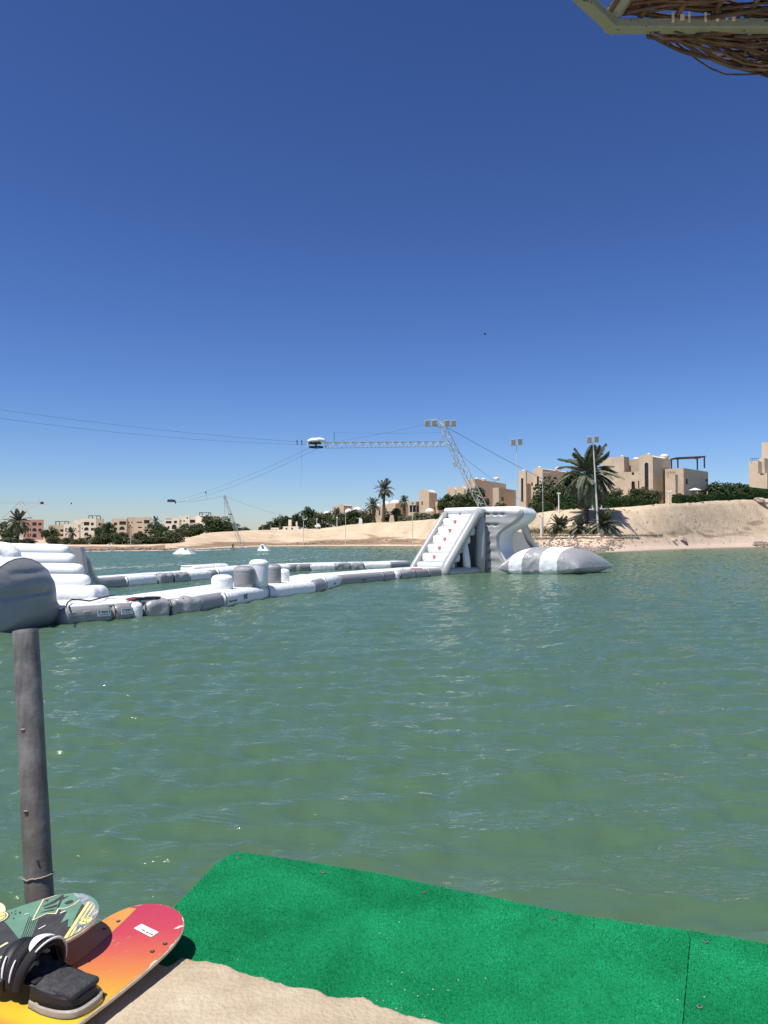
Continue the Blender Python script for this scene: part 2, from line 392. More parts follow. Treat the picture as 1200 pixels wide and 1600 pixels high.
for kx, X in enumerate(cols):
    ye = interp(X, EPT)+.012*noise.noise(Vector((X*22, 0, 0)))+.006*noise.noise(Vector((X*70, 3, 0)))
    for k, o in enumerate(offs):
        if k == 0: z = .892 if X > -.985 else -.6
        else:
            z = SLAB-.020*math.exp(-o/.012)
            q = Vector((X, ye-o, 0))
            z += (.006*noise.fractal(q*3, 1, 2, 3)+.0022*noise.noise(q*28))*min(1, o/.05)+.002*noise.noise(q*60)*min(1, o/.01)
        sv.append((X, ye-o, z))
no = len(offs)
sf = [(i*no+k, i*no+k+1, (i+1)*no+k+1, (i+1)*no+k) for i in range(len(cols)-1) for k in range(no-1)]
M['stone'] = mat('sandy stone screed', (.41, .325, .215), .95, 0, 5, .6, 55, col2=(.56, .465, .335), spec=.2, detail=9)
slab = mkobj('stone_quay', sv, sf, 'stone', None, True, (0, 0, 0)); tag(slab, None, kind='structure')
pm = MB(); pm.prism([(-1.0, -4, -.8), (-1.0, 2.4, -.8), (6, 2.4, -.8), (6, -4, -.8)], (0, 0, 1.66))
qb = pm.build('quay_wall', 'stone'); tag(qb, None, kind='structure')
CE = [(370, 1331), (395, 1334), (420, 1338), (470, 1345), (520, 1353), (570, 1361), (620, 1370), (660, 1380), (700, 1388), (800, 1408), (860, 1421), (920, 1432), (1000, 1444), (1078, 1454)]
CL = [(262, 1427), (280, 1409), (300, 1389), (320, 1368), (337, 1351), (352, 1339)]
cpts = [V2(G(x, y, DECK)) for x, y in CL+CE]
seamA = V2(G(1079, 1454, DECK)); seamB = V2(G(1066, 1600, DECK)); seamC = seamA+(seamB-seamA)*1.9
carpet1 = cpts+[seamA, seamB, seamC, Vector((-.6, 1.9)), Vector((-1.0, 2.6))]
cpt2 = [seamA+Vector((.004, 0))]+[V2(G(x, y, DECK)) for x, y in ((1086, 1455), (1110, 1460), (1140, 1464), (1175, 1470), (1215, 1478))]
carpet2 = cpt2+[Vector((3.2, 2.72)), Vector((3.4, 1.6)), seamC+Vector((.004, 0)), seamB+Vector((.004, 0))]
mm = mat('green turf carpet', (.002, .145, .046), .95, 0, 1.6, .6, 260, col2=(.010, .26, .096), spec=.15, detail=8); M['turf'] = mm
mat('turf pile', (.004, .17, .055), .9); M['pile'] = mat('green turf pile', (.001, .17, .055), .85, 0, 2.6, col2=(.014, .38, .155), spec=.2, detail=10)
def inside(pts, poly):
    x, y = pts[:, 0], pts[:, 1]; r_ = np.zeros(len(pts), bool); n = len(poly)
    for i in range(n):
        a, b = poly[i], poly[(i+1) % n]
        c = ((a[1] > y) != (b[1] > y)); xi = (b[0]-a[0])*(y-a[1])/((b[1]-a[1]) if abs(b[1]-a[1]) > 1e-12 else 1e-12)+a[0]
        r_ ^= c & (x < xi)
    return r_
def carpet(poly, label, n):
    root = empty('turf_mat', (sum(p.x for p in poly)/len(poly), sum(p.y for p in poly)/len(poly), DECK-.012), label, 'carpet')
    mb = MB(); mb.prism([(p.x, p.y, DECK-.012) for p in reversed(poly)], (0, 0, .012)); mb.build('backing', 'turf', root)
    a = np.array([(p.x, p.y) for p in poly]); lo, hi = a.min(0), a.max(0)
    lo[1] = max(lo[1], 2.2); hi[0] = min(hi[0], 2.2)
    pts = RNG.random((n, 2))*(hi-lo)+lo; pts = pts[inside(pts, a)]
    ed = np.interp(pts[:, 0], [e[0] for e in EPT], [e[1] for e in EPT]); pts = pts[pts[:, 1] > ed-.02]
    m_ = len(pts); an = RNG.random(m_)*2*PI; wd = .0016; hgt = .0018+.0030*RNG.random(m_)
    lx = RNG.normal(0, .0035, m_); ly = RNG.normal(0, .0035, m_)
    co = np.zeros((m_, 3, 3)); dxy = np.stack([np.cos(an), np.sin(an)], -1)*wd
    co[:, 0, :2] = pts-dxy; co[:, 1, :2] = pts+dxy; co[:, 2, 0] = pts[:, 0]+lx; co[:, 2, 1] = pts[:, 1]+ly
    co[:, :2, 2] = DECK; co[:, 2, 2] = DECK+hgt
    co -= np.array(root.location)
    o = bpy.data.objects.new('pile', quads('pile', co, 'pile', nper=3)); COL.objects.link(o); o.parent = root; o['kind'] = 'stuff'
    return root
c1 = carpet(carpet1, 'large green turf mat covering the platform at the water edge', 420000)
c2 = carpet(carpet2, 'smaller green turf mat right of the seam at the picture edge', 160000)
M['washer'] = mat('steel washer', (.26, .25, .23), .4, .15, 60, metal=.6); M['bolt'] = mat('dark bolt head', (.06, .05, .045), .5, .2, 60, metal=.5)
def washers(root, lst):
    for x, y in lst:
        c = G(x, y, DECK+.004); mb = MB(); mb.lathe(c, [(.001, 0), (.0105, 0), (.011, .001), (.009, .002), (.001, .002)], 14)
        wsh = mb.build('washer', 'washer', root); mb = MB(); mb.lathe(c+Vector((0, 0, .002)), [(.0005, 0), (.0045, 0), (.004, .002), (.0005, .0025)], 8); mb.build('screw', 'bolt', wsh)
washers(c1, [(373, 1340), (505, 1363), (662, 1394), (865, 1434)]); washers(c2, [(1102, 1471), (1093, 1573)])
# platform below the mats
pl = MB(); inner = [Vector((p.x*.985+.006, p.y-.02)) for p in cpts]+[Vector((3.2, 2.68)), Vector((3.2, 1.5)), Vector((-.95, 1.5))]
pl.prism([(p.x, p.y, DECK-.065) for p in reversed(inner)], (0, 0, .05)); 
pd = pl.build('platform_deck', 'wood_dark'); tag(pd, None, kind='structure')
for q in ((-.72, 3.75), (.2, 3.5), (1.25, 3.2)):
    mb = MB(); mb.tube([(q[0], q[1], -1), (q[0], q[1], DECK-.066)], .05, 10)
    o = mb.build('platform_leg', 'wood_dark', pd)
# little crumbs of stone on screed and mat
mb = MB(); 
for i in range(44):
    if i < 20: x, y = random.uniform(560, 720), random.uniform(1530, 1590); 
    else: x, y = random.uniform(300, 1190), random.uniform(1420, 1598)
    c = G(x, y, DECK); 
    if c.y < interp(c.x, EPT): c.z = SLAB
    else: c.z += .003
    r_ = random.uniform(.001, .0026)
    mb.rbox(c, (r_*2, r_*1.6, r_*1.4), r_*.5, random.random()*3, 1, 1)
M['crumb'] = mat('stone crumbs', (.62, .55, .44), .9, .2, 40)
o = mb.build('stone_crumbs', 'crumb'); tag(o, 'pale stone crumbs scattered over mat and screed', 'stone crumbs', kind='stuff')
# ------------------------------------------------------------ mooring post
M['post'] = mat('weathered grey post', (.085, .084, .082), .6, 0, 7, .12, 40, col2=(.21, .21, .205), detail=8)
def post_material():
    m = M['post']; n = m.node_tree.nodes; l = m.node_tree.links; b = n['Principled BSDF']
    src = b.inputs['Base Color'].links[0].from_socket
    tc = n['Texture Coordinate']; mp = n.new('ShaderNodeMapping'); mp.inputs['Scale'].default_value = (30, 30, 2.2); l.new(tc.outputs['Object'], mp.inputs['Vector'])
    q = n.new('ShaderNodeTexNoise'); q.inputs['Scale'].default_value = 1; q.inputs['Detail'].default_value = 6; l.new(mp.outputs[0], q.inputs['Vector'])
    r_ = n.new('ShaderNodeValToRGB'); r_.color_ramp.elements[0].position = .3; r_.color_ramp.elements[1].position = .7; r_.color_ramp.elements[0].color = (.62, .62, .62, 1); r_.color_ramp.elements[1].color = (1.2, 1.2, 1.2, 1)
    l.new(q.outputs[0], r_.inputs[0])
    mx = n.new('ShaderNodeMixRGB'); mx.blend_type = 'MULTIPLY'; mx.inputs[0].default_value = 1; l.new(src, mx.inputs[1]); l.new(r_.outputs[0], mx.inputs[2])
    sx = n.new('ShaderNodeSeparateXYZ'); l.new(tc.outputs['Object'], sx.inputs[0])
    r2 = n.new('ShaderNodeMapRange'); r2.inputs[1].default_value = 2.75; r2.inputs[2].default_value = 1.75; l.new(sx.outputs[2], r2.inputs[0])
    m2 = n.new('ShaderNodeMixRGB'); l.new(r2.outputs[0], m2.inputs[0]); l.new(mx.outputs[0], m2.inputs[1]); m2.inputs[2].default_value = (.11, .085, .055, 1)
    m3 = n.new('ShaderNodeMath'); m3.operation = 'MULTIPLY'; l.new(r2.outputs[0], m3.inputs[0]); m3.inputs[1].default_value = .6; l.new(m3.outputs[0], m2.inputs[0])
    l.new(m2.outputs[0], b.inputs['Base Color'])
post_material()
pb = P(62, 1405, 3.60); pt = P(40, 985, 3.82); pdv = (pt-pb).normalized(); p0 = pb-pdv*1.9
pr_ = empty('mooring_post', p0, 'weathered grey round mooring post beside the boards at left', 'post')
def ptp(s): return pb+pdv*s
L_ = (pt-pb).length
mb = MB(); k = 40; pts = [p0+(pt-p0)*(i/k) for i in range(k+1)]
mb.tube(pts, [.066-.006*i/k+.0015*noise.noise(Vector((i*.4, 0, 0))) for i in range(k+1)], 28, False); mb.build('shaft', 'post', pr_, True)
mb = MB(); mb.tube([pt-pdv*.02, pt-pdv*.004, pt+pdv*.001, pt+pdv*.001, pt-pdv*.03], [.0602, .0602, .058, .047, .046], 28, False); mb.build('rim', 'post', pr_, True)
mb = MB(); mb.tube([pt-pdv*.031, pt-pdv*.03], .046, 20); mb.build('core', 'stone', pr_)
ringc = ptp(.1); mb = MB(); fr = pdv.to_track_quat('Z', 'Y').to_matrix()
mb.tube([ringc+fr@Vector((.066*math.cos(a), .066*math.sin(a), .007*noise.noise(Vector((a*3, 1, 0))))) for a in [2*PI*i/60 for i in range(61)]], [.0035+.003*abs(noise.noise(Vector((i*.7, 5, 0)))) for i in range(61)], 6, False)
M['rope'] = mat('frayed tape', (.32, .26, .19), .9, .3, 60); mb.build('collar', 'rope', pr_, True)
for s_, dx_, m_ in ((.41, -.012, 'rope'), (.40, -.012, 'black'), (.78, -.008, 'rope'), (.19, .028, 'black')):
    c = ptp(s_)+Vector((dx_, -.0625 if m_ == 'rope' else -.063, 0)); mb = MB(); mb.rbox(c, (.02 if s_ > .2 else .008, .012, .005), .002, 0, 1, 1); mb.build('scar', m_, pr_)

# ------------------------------------------------------------ wakeboards
HW = .212
def outline(u, L):                                     # half width at distance u from centre
    t = abs(u)/(L/2); return HW*(1-.07*t*t)*(max(0, 1-t**9))**.5
class Board:
    def __init__(s, name, label, nose, axis, L, z, rock, mtop, medge, roll=0.0, pitch=0.0):
        s.a = Vector((axis[0], axis[1])).normalized(); s.p = Vector((-s.a.y, s.a.x)); s.L = L; s.z = z; s.rock = rock; s.roll = roll; s.pit = pitch
        s.c = Vector((nose[0], nose[1]))+s.a*L/2
        s.root = empty(name, (s.c.x, s.c.y, z-.03), label, 'wakeboard')
        n = 80; k = 40; top = []; 
        us = [-L/2+L*(1-math.cos(PI*i/n))/2 for i in range(n+1)]
        mb = MB()
        def row(u, zoff, wf):
            h = outline(u, L)*wf; return [s.pt(u, -h+2*h*j/k, zoff) for j in range(k+1)]
        vv = []; 
        for u in us: vv += row(u, 0, .985)
        ff = [(i*(k+1)+j, i*(k+1)+j+1, (i+1)*(k+1)+j+1, (i+1)*(k+1)+j) for i in range(n) for j in range(k)]
        s.deck = mkobj('deck', vv, ff, mtop, s.root, True)
        # rail and base as one closed shell
        loop = [(u, outline(u, L)) for u in us]+[(u, -outline(u, L)) for u in reversed(us[1:-1])]
        prof = [(.985, -.0008), (1.0, -.003), (1.004, -.009), (.997, -.015), (.96, -.019)]
        vv = []; m_ = len(loop)
        for wf, dz in prof:
            for u, h in loop: vv.append(s.pt(u*(1-(1-wf)*.35), h*wf, dz))
        ff = [(q*m_+i, q*m_+(i+1) % m_, (q+1)*m_+(i+1) % m_, (q+1)*m_+i) for q in range(len(prof)-1) for i in range(m_)]
        o_ = len(vv); 
        for u in us: vv += row(u*(1-.04*.35), -.019, .96)
        ff += [(o_+i*(k+1)+j+1, o_+i*(k+1)+j, o_+(i+1)*(k+1)+j, o_+(i+1)*(k+1)+j+1) for i in range(n) for j in range(k)]
        s.rail = mkobj('rail', vv, ff, medge, s.root, True)
    def top(s, u, v): return s.z+s.rock*abs(u/(s.L/2))**2.6+.004*(1-(v/HW)**2)+s.roll*v-s.pit*u
    def pt(s, u, v, dz=0.0):
        q = s.c+s.a*u+s.p*v; return Vector((q.x, q.y, s.top(u, v)+dz))
    def px(s, x, y):                                   # pixel of the photograph to board coordinates
        z = s.z
        for _ in range(12):
            g = V2(G(x, y, z))-s.c; u, v = g.dot(s.a), g.dot(s.p); z = s.z+.5*(s.top(max(-s.L/2, min(s.L/2, u)), max(-HW, min(HW, v)))-s.z)*2
        return u, v
    def decal(s, name, poly, m, dz=.0012, sub=.02, px=True, parent=None):
        uv = [s.px(*q) if px else q for q in poly]
        bm = bmesh.new(); vs = [bm.verts.new((u, v, 0)) for u, v in uv]
        try: bm.faces.new(vs)
        except ValueError: bm.free(); return
        bmesh.ops.triangulate(bm, faces=bm.faces[:])
        for _ in range(4):
            long = [e for e in bm.edges if e.calc_length() > sub]
            if not long: break
            bmesh.ops.subdivide_edges(bm, edges=long, cuts=1); bmesh.ops.triangulate(bm, faces=bm.faces[:])
        v = []
        for q in bm.verts:
            u_, v_ = max(-s.L*.492, min(s.L*.492, q.co.x)), q.co.y; h = outline(u_, s.L)*.975; v_ = max(-h, min(h, v_)) if abs(u_) < s.L/2 else v_
            v.append(s.pt(u_, v_, dz))
        bm.verts.index_update(); f = [tuple(x.index for x in q.verts) for q in bm.faces]; bm.free()
        # keep faces up
        ff = []
        for q in f:
            a, b, c = [v[i] for i in q]; ff.append(q if (b-a).cross(c-a).z > 0 else tuple(reversed(q)))
        return mkobj(name, v, ff, m, parent or s.deck)
    def line(s, name, pts, wid, m, dz=.0018, px=True):
        uv = [Vector(s.px(*q)) if px else Vector(q) for q in pts]; left = []; right = []
        for i, p in enumerate(uv):
            t = (uv[min(i+1, len(uv)-1)]-uv[max(i-1, 0)]).normalized(); n_ = Vector((-t.y, t.x))*wid/2; left.append(p+n_); right.append(p-n_)
        if len(uv) == 2: return s.decal(name, [tuple(q) for q in left+right[::-1]], m, dz, px=False)
        for i in range(len(uv)-1):
            t = (uv[i+1]-uv[i]).normalized(); n_ = Vector((-t.y, t.x))*wid/2; a_, b_ = uv[i]-t*wid*.3, uv[i+1]+t*wid*.3
            s.decal(name, [tuple(q) for q in (a_+n_, b_+n_, b_-n_, a_-n_)], m, dz+.0001*(i % 2), px=False)
def red_material():
    m = bpy.data.materials.new('sunset board print'); m.use_nodes = True; n = m.node_tree.nodes; l = m.node_tree.links; b = n['Principled BSDF']
    at_ = n.new('ShaderNodeAttribute'); at_.attribute_name = 'grad'
    cr = n.new('ShaderNodeValToRGB'); l.new(at_.outputs['Fac'], cr.inputs[0]); e = cr.color_ramp.elements
    e[0].position = 0; e[0].color = (.42, .04, .075, 1); e[1].position = 1; e[1].color = (.64, .47, .03, 1)
    for p_, c in ((.22, (.47, .055, .075, 1)), (.42, (.53, .11, .06, 1)), (.62, (.58, .21, .05, 1)), (.82, (.62, .34, .035, 1))):
        q = e.new(p_); q.color = c
    tc = n.new('ShaderNodeTexCoord'); nz = n.new('ShaderNodeTexNoise'); nz.inputs['Scale'].default_value = 17; nz.inputs['Detail'].default_value = 8; l.new(tc.outputs['Object'], nz.inputs['Vector'])
    ed = n.new('ShaderNodeAttribute'); ed.attribute_name = 'edge'
    ad = n.new('ShaderNodeMath'); ad.operation = 'ADD'; l.new(nz.outputs[0], ad.inputs[0]); l.new(ed.outputs['Fac'], ad.inputs[1])
    r_ = n.new('ShaderNodeValToRGB'); r_.color_ramp.elements[0].position = .80; r_.color_ramp.elements[1].position = .84; l.new(ad.outputs[0], r_.inputs[0])
    mx = n.new('ShaderNodeMixRGB'); l.new(r_.outputs[0], mx.inputs[0]); l.new(cr.outputs[0], mx.inputs[1]); mx.inputs[2].default_value = (.78, .68, .52, 1)
    l.new(mx.outputs[0], b.inputs['Base Color']); b.inputs['Roughness'].default_value = .38
    rr_ = n.new('ShaderNodeMapRange'); l.new(nz.outputs[0], rr_.inputs[0]); rr_.inputs[3].default_value = .28; rr_.inputs[4].default_value = .6; l.new(rr_.outputs[0], b.inputs['Roughness'])
    return m
M['rail_cream'] = mat('worn cream rail', (.72, .58, .40), .6, .15, 25, .2, 60)
M['board_dark'] = mat('charcoal print', (.055, .052, .048), .45, .25, 18)
M['board_green'] = mat('sage green print', (.135, .265, .175), .42, .12, 14)
M['board_yellow'] = mat('yellow print', (.82, .66, .22), .45, .08, 20)
M['board_cream'] = mat('cream print', (.78, .64, .42), .5, .08, 20)
M['board_scuff'] = mat('scuffed smoky nose', (.10, .11, .13), .35, 0, 26, .1, 60, col2=(.42, .45, .48), detail=9)
RB = Board('wakeboard', 'red and orange wakeboard with chipped pale edges carrying a black boot', (-.925, 3.30), (-.42, -.91), 1.38, .985, .05, red_material(), 'rail_cream')
me = RB.deck.data; gr = []; edg = []
for v in me.vertices:
    g = V2(v.co+worg(RB.deck))-RB.c; u, vv_ = g.dot(RB.a)+.69, g.dot(RB.p)          # u from nose; vv towards the near right side
    q = (u*.95-vv_*.35)
    gval = max(0, min(1, (u*.95+vv_*.45-.03)/.66))
    if u > .74: gval = max(.05, gval-(u-.74)*6)
    gr.append(gval); h = max(.01, outline(u-.69, 1.38)); dn = min(h-abs(vv_), u*.8+.0)
    edg.append(max(0, .33*(1-dn/.016)) if dn < .016 else 0)
for nm, ar in (('grad', gr), ('edge', edg)):
    a_ = me.attributes.new(nm, 'FLOAT', 'POINT'); a_.data.foreach_set('value', np.array(ar, dtype=np.float32))
for x, y in ((163, 1451), (185, 1440), (238, 1487), (258, 1475)):
    u, v = RB.px(x, y); c = RB.pt(u, v, .0008); mb = MB(); mb.lathe(c, [(.001, 0), (.0085, 0), (.009, .0015), (.007, .0025), (.001, .0026)], 16); bw = mb.build('fin_washer', 'black', RB.root)
    mb = MB(); mb.lathe(c+Vector((.001, 0, .0026)), [(.0005, 0), (.0058, 0), (.005, .002), (.0005, .0025)], 10); mb.build('fin_screw', 'washer', bw)
u, v = RB.px(140, 1503); mb = MB(); mb.lathe(RB.pt(u, v, .0005), [(.0005, 0), (.004, 0), (.003, .001), (.0005, .001)], 8); mb.build('plug', 'black', RB.root)
st = RB.decal('sticker', [(209, 1451), (221, 1444), (248, 1457), (236, 1465)], 'label', .0016)
tx = [(221.5, 1453.2, 226.5, 1456), (228, 1456.8, 232, 1458.8), (233, 1459.4, 239, 1461.9)]
for x0, y0, x1, y1 in tx: RB.line('lettering', [(x0, y0), (x1, y1)], .0045, 'print', .0026)
RB.line('lettering', [(236, 1455.3), (242, 1458)], .0025, 'pvc_light', .0026)
M['board_orange'] = mat('orange print', (.60, .26, .06), .4, .12, 6)
RB.decal('orange_panel', [(213, 1420), (125, 1501), (100, 1515), (60, 1480), (120, 1440), (170, 1421), (195, 1417)], 'board_orange', .0009)
RB.decal('chip', [(271, 1452), (280, 1447), (290, 1446), (281, 1450), (278, 1451.5)], 'rail_cream', .0014)
for k in range(14):
    x, y = random.uniform(150, 265), random.uniform(1455, 1535)
    if (x-100)*.55+1440+35 < y-20: continue
    RB.line('scratch', [(x, y), (x+random.uniform(2, 6), y-random.uniform(0, 3))], random.uniform(.0008, .002), 'board_cream', .0013)
RB.decal('worn_patch', [(201, 1538), (212, 1527), (224, 1521), (233, 1518), (228, 1524), (214, 1533)], 'rail_cream', .0015)

# green board lying across it
GB = Board('wakeboard', 'green and charcoal wakeboard with yellow stripes lying over the red board', (-1.165, 3.15), (-.77, -.64), 1.36, 1.085, .03, 'board_green', 'rail_cream', pitch=.02)
GB.decal('charcoal_field', [(48, 1470), (60, 1470), (100, 1472), (112, 1460), (118, 1447), (105, 1448.5), (107, 1436), (94, 1443), (105, 1424), (93, 1430), (96, 1422), (91, 1422.5), (87, 1428.5), (73, 1428), (60, 1436)], 'board_dark')
GB.decal('charcoal_field', [(0, 1440), (8, 1441), (30, 1468), (0, 1500), (-40, 1500)], 'board_dark')
GB.decal('smoky_nose', [(107, 1395), (115, 1397), (128, 1410), (133, 1418), (100, 1471), (94, 1474), (112, 1475), (150, 1452), (160, 1436), (150, 1415), (133, 1396), (118, 1391)], 'board_scuff')
GB.decal('charcoal_band', [(128, 1413), (134, 1417), (101, 1470), (93, 1472), (112, 1446), (120, 1428)], 'board_dark', .0016)
GB.line('outline_stripe', [(114, 1394.5), (106, 1394), (68, 1406), (51, 1438.5), (73, 1428), (87, 1428.3), (91, 1420.5), (104, 1419.5), (116, 1414), (124, 1407)], .0055, 'board_cream', .0022)
for a, b, c in (((139, 1410), (102, 1467), .013), ((144, 1413), (127, 1438), .008), ((119, 1449), (108, 1468), .008), ((148, 1417), (136, 1434), .006), ((126, 1450), (116, 1470), .006), ((153, 1424), (142, 1434), .004), ((133, 1448), (126, 1464), .004), ((142, 1445), (136, 1459), .004)):
    GB.line('yellow_stripe', [a, b], c, 'board_yellow' if c > .005 else 'board_cream', .0024)
# letter shapes of the graffiti lettering, dark counters between green strokes
for poly in ([(69, 1408), (76, 1406), (74, 1409)], [(66, 1418), (86, 1411), (90, 1407.5), (100, 1404), (95, 1408), (109, 1399), (100, 1403), (99, 1398), (97, 1404), (84, 1408), (70, 1415)],
             [(67, 1420.5), (90, 1413.5), (88, 1417), (76, 1420)], [(88, 1421), (92, 1411), (95, 1405), (97, 1406), (93, 1415), (91, 1420)], [(61, 1427), (72, 1425), (82, 1421.5), (88, 1422), (74, 1424.5)],
             [(100, 1412), (105, 1408.5), (112, 1406.5), (115, 1408), (112, 1411), (105, 1413.5)]):
    GB.decal('lettering', poly, 'board_dark', .0020)
fx, fy = 134, 1440; pol = []
for k in range(18):
    a = 2*PI*k/18; pol.append((fx+10.5*math.cos(a)*.98-.5*math.sin(a), fy+4.6*math.sin(a)-3.2*math.cos(a)))
GB.decal('round_emblem', pol, 'board_yellow', .0030)
for q in ((130, 1441), (134.5, 1442)): GB.decal('emblem_mark', [(q[0]-1.6, q[1]), (q[0], q[1]-1.3), (q[0]+1.8, q[1]-.5), (q[0]+.4, q[1]+1.2)], 'print', .0036)
GB.line('emblem_mark', [(134, 1438), (141, 1435.5)], .003, 'print', .0036)
for sc_, m_, dz_ in ((1.0, 'board_dark', .0020), (.9, 'board_cream', .0024), (.76, 'board_dark', .0028), (.68, 'board_yellow', .0032)):
    GB.decal('round_emblem', [(-4+19*sc_*math.cos(a), 1434+9*sc_*math.sin(a)-4*sc_*math.cos(a)) for a in [2*PI*k/24 for k in range(24)]], m_, dz_)
GB.line('emblem_mark', [(1, 1434), (8, 1431)], .004, 'print', .0036)
for k in range(26):
    x0 = 33+k*1.5; a = (x0+13, 1432+.2*k); b = (x0, 1468)
    if k % 2 == 0 and k < 20: GB.line('pinstripe', [a, b], .0028, 'board_dark', .0013)
for (a, b, wd) in (((60, 1453), (71, 1447), .005), (((94), 1428), (102, 1424.5), .006), ((38, 1430), (45, 1428.5), .004), ((-5, 1484), (12, 1474), .012), ((-5, 1500), (28, 1486), .014)):
    GB.line('white_mark', [a, b], wd, 'board_cream' if wd > .01 else 'label', .0034)
for x, y in ((18, 1427), (24, 1428.5), (31, 1426), (24, 1424), (31, 1427.5), (21, 1436)): GB.line('ink_spot', [(x-1.2, y), (x+1.4, y-.4)], .005, 'print', .002)
# pale board peeking out
CB = Board('wakeboard', 'pale cream board tip peeking out behind the green board at the left edge', (-1.555, 3.20), (-.95, -.30), 1.36, 1.02, .03, 'board_cream', 'rail_cream')

# ------------------------------------------------------------ boot on the red board
bu, bv = RB.px(80, 1555); bc = RB.pt(bu, bv); fwd = RB.p; fwd3 = Vector((fwd.x, fwd.y, 0)); sid = Vector((RB.a.x, RB.a.y, 0))      # toe direction; side = towards the tail
def bo(f, s_, z):
    f, s_, z = f*1.1-.012, s_*1.13, z*1.0
    return Vector((bc.x, bc.y, bc.z))+fwd3*f+sid*s_+Vector((0, 0, z))
BT = empty('binding_boot', bc, 'black open wakeboard boot on a white baseplate, strapped to the red board', 'boot')
def slab_outline(fl, fr, wd, n=40, waist=0.0):
    out = []
    for i in range(n):
        a = 2*PI*i/n; f = math.cos(a); s_ = math.sin(a)
        ff = math.copysign(abs(f)**.55, f); ss = math.copysign(abs(s_)**.6, s_)
        fx_ = (fr if ff > 0 else fl)*abs(ff)*(1 if ff > 0 else -1); w_ = wd*(1-waist*math.exp(-((fx_+.02)/.05)**2)); out.append((fx_, w_*ss))
    return out
M['plate'] = mat('ivory baseplate', (.66, .60, .53), .4, .08, 9)
mb = MB(); ol = slab_outline(-.185, .185, .085, 48, .12); v = []
for z, g in ((.001, 1.0), (.02, 1.0), (.026, .96)): v += [bo(f*g, s_*g, z) for f, s_ in ol]
n_ = len(ol); f_ = [(q*n_+i, q*n_+(i+1) % n_, (q+1)*n_+(i+1) % n_, (q+1)*n_+i) for q in range(2) for i in range(n_)]+[tuple(range(2*n_, 3*n_))]
mb.add(v, f_); plate = mb.build('baseplate', 'plate', BT, False)
mb = MB(); v = []
for z, g in ((.0012, 1.02), (.004, 1.025)): v += [bo(f*g, s_*g, z) for f, s_ in ol]
mb.add(v, [(i, (i+1) % n_, n_+(i+1) % n_, n_+i) for i in range(n_)]+[tuple(range(n_, 2*n_))]); mb.build('gasket', 'black', BT)
M['boot_sole'] = mat('black moulded foam', (.010, .010, .011), .55, .3, 14)
M['boot_foot'] = mat('scuffed grey neoprene', (.022, .022, .023), .75, .5, 26, .7, 110, col2=(.055, .055, .057))
ol2 = slab_outline(-.14, .170, .072, 48, .0); v = []
for z, g in ((.026, 1.0), (.045, 1.0), (.062, .975), (.068, .94)): v += [bo(f*g, s_*g, z-.012*max(0, f)/.17) for f, s_ in ol2]
mb = MB(); mb.add(v, [(q*n_+i, q*n_+(i+1) % n_, (q+1)*n_+(i+1) % n_, (q+1)*n_+i) for q in range(3) for i in range(n_)]+[tuple(range(3*n_, 4*n_))]); mb.build('sole', 'boot_sole', BT)
def footbed(a, b):
    f = -.12+.275*a; s_ = (b-.5)*2*.066*(1-.35*max(0, (a-.75)/.25)**2)
    z = .066+.016*(1-((b-.5)*2)**2)*math.sin(PI*min(1, a*1.02))-.012*max(0, f)/.17+.0035*noise.noise(Vector((a*9, b*7, 0)))+.0022*math.sin(a*70+3*math.sin(b*6))*(.3+.7*abs(noise.noise(Vector((a*3, b*3, 4)))))
    return bo(f, s_, z)
mb = MB(); mb.grid(footbed, 44, 18); mb.build('footbed', 'boot_foot', BT, True)
mb = MB(); mb.rbox(bo(.112, .0, .062), (.11, .128, .026), .012, math.atan2(fwd.y, fwd.x), 3, 3); mb.build('toe_cap', 'boot_foot', BT, True)
# cuff: an upright collar arching over the ankle, open in front
M['neoprene'] = mat('black neoprene', (.007, .007, .009), .8, .3, 20, .3, 80)
def cuff(f0, wid, hgt, th, lean, a0=0, a1=PI, n=26):
    def q(a, b):
        an = a0+(a1-a0)*a; t = b*2*PI; rs, rz = wid+th*math.cos(t), hgt*.74+th*math.cos(t)
        return bo(f0+lean*math.sin(an)+th*1.6*math.sin(t), rs*math.cos(an), .05+rz*math.sin(an)**.8 if math.sin(an) > 0 else .05)
    return q
for f0, wd, hg, th, ln, nm, mt in ((-.045, .080, .165, .012, .03, 'collar', 'neoprene'), (-.075, .078, .150, .014, .0, 'collar', 'neoprene'), (-.105, .072, .125, .016, -.025, 'heel_cup', 'boot_sole')):
    mb = MB(); c_ = cuff(f0, wd, hg, th, ln); mb.grid(lambda a, b: c_(b, a), 10, 28, True); mb.build(nm, mt, BT, True)
def liner(a, b):
    an = PI*a; k = b; return bo(-.045-.09*k, (.076-.016*k)*math.cos(an), .05+(.118-.045*k)*max(0, math.sin(an))**.8)
mb = MB(); mb.grid(liner, 24, 8); mb.build('liner', 'neoprene', BT, True)
def heelback(a, b):
    an = PI*a; return bo(-.132+.004*b, (.062*b)*math.cos(an), .05+.075*b*max(0, math.sin(an))**.8)
mb = MB(); mb.grid(heelback, 24, 6); mb.build('heel_panel', 'neoprene', BT, True)
def tongue(a, b):
    return bo(-.05+.06*b, -.062+.124*a, .075+.055*math.sin(PI*a)*(1-b)+.012*noise.noise(Vector((a*6, b*4, 2))))
mb = MB(); mb.grid(tongue, 16, 8); mb.build('tongue', 'neoprene', BT, True)
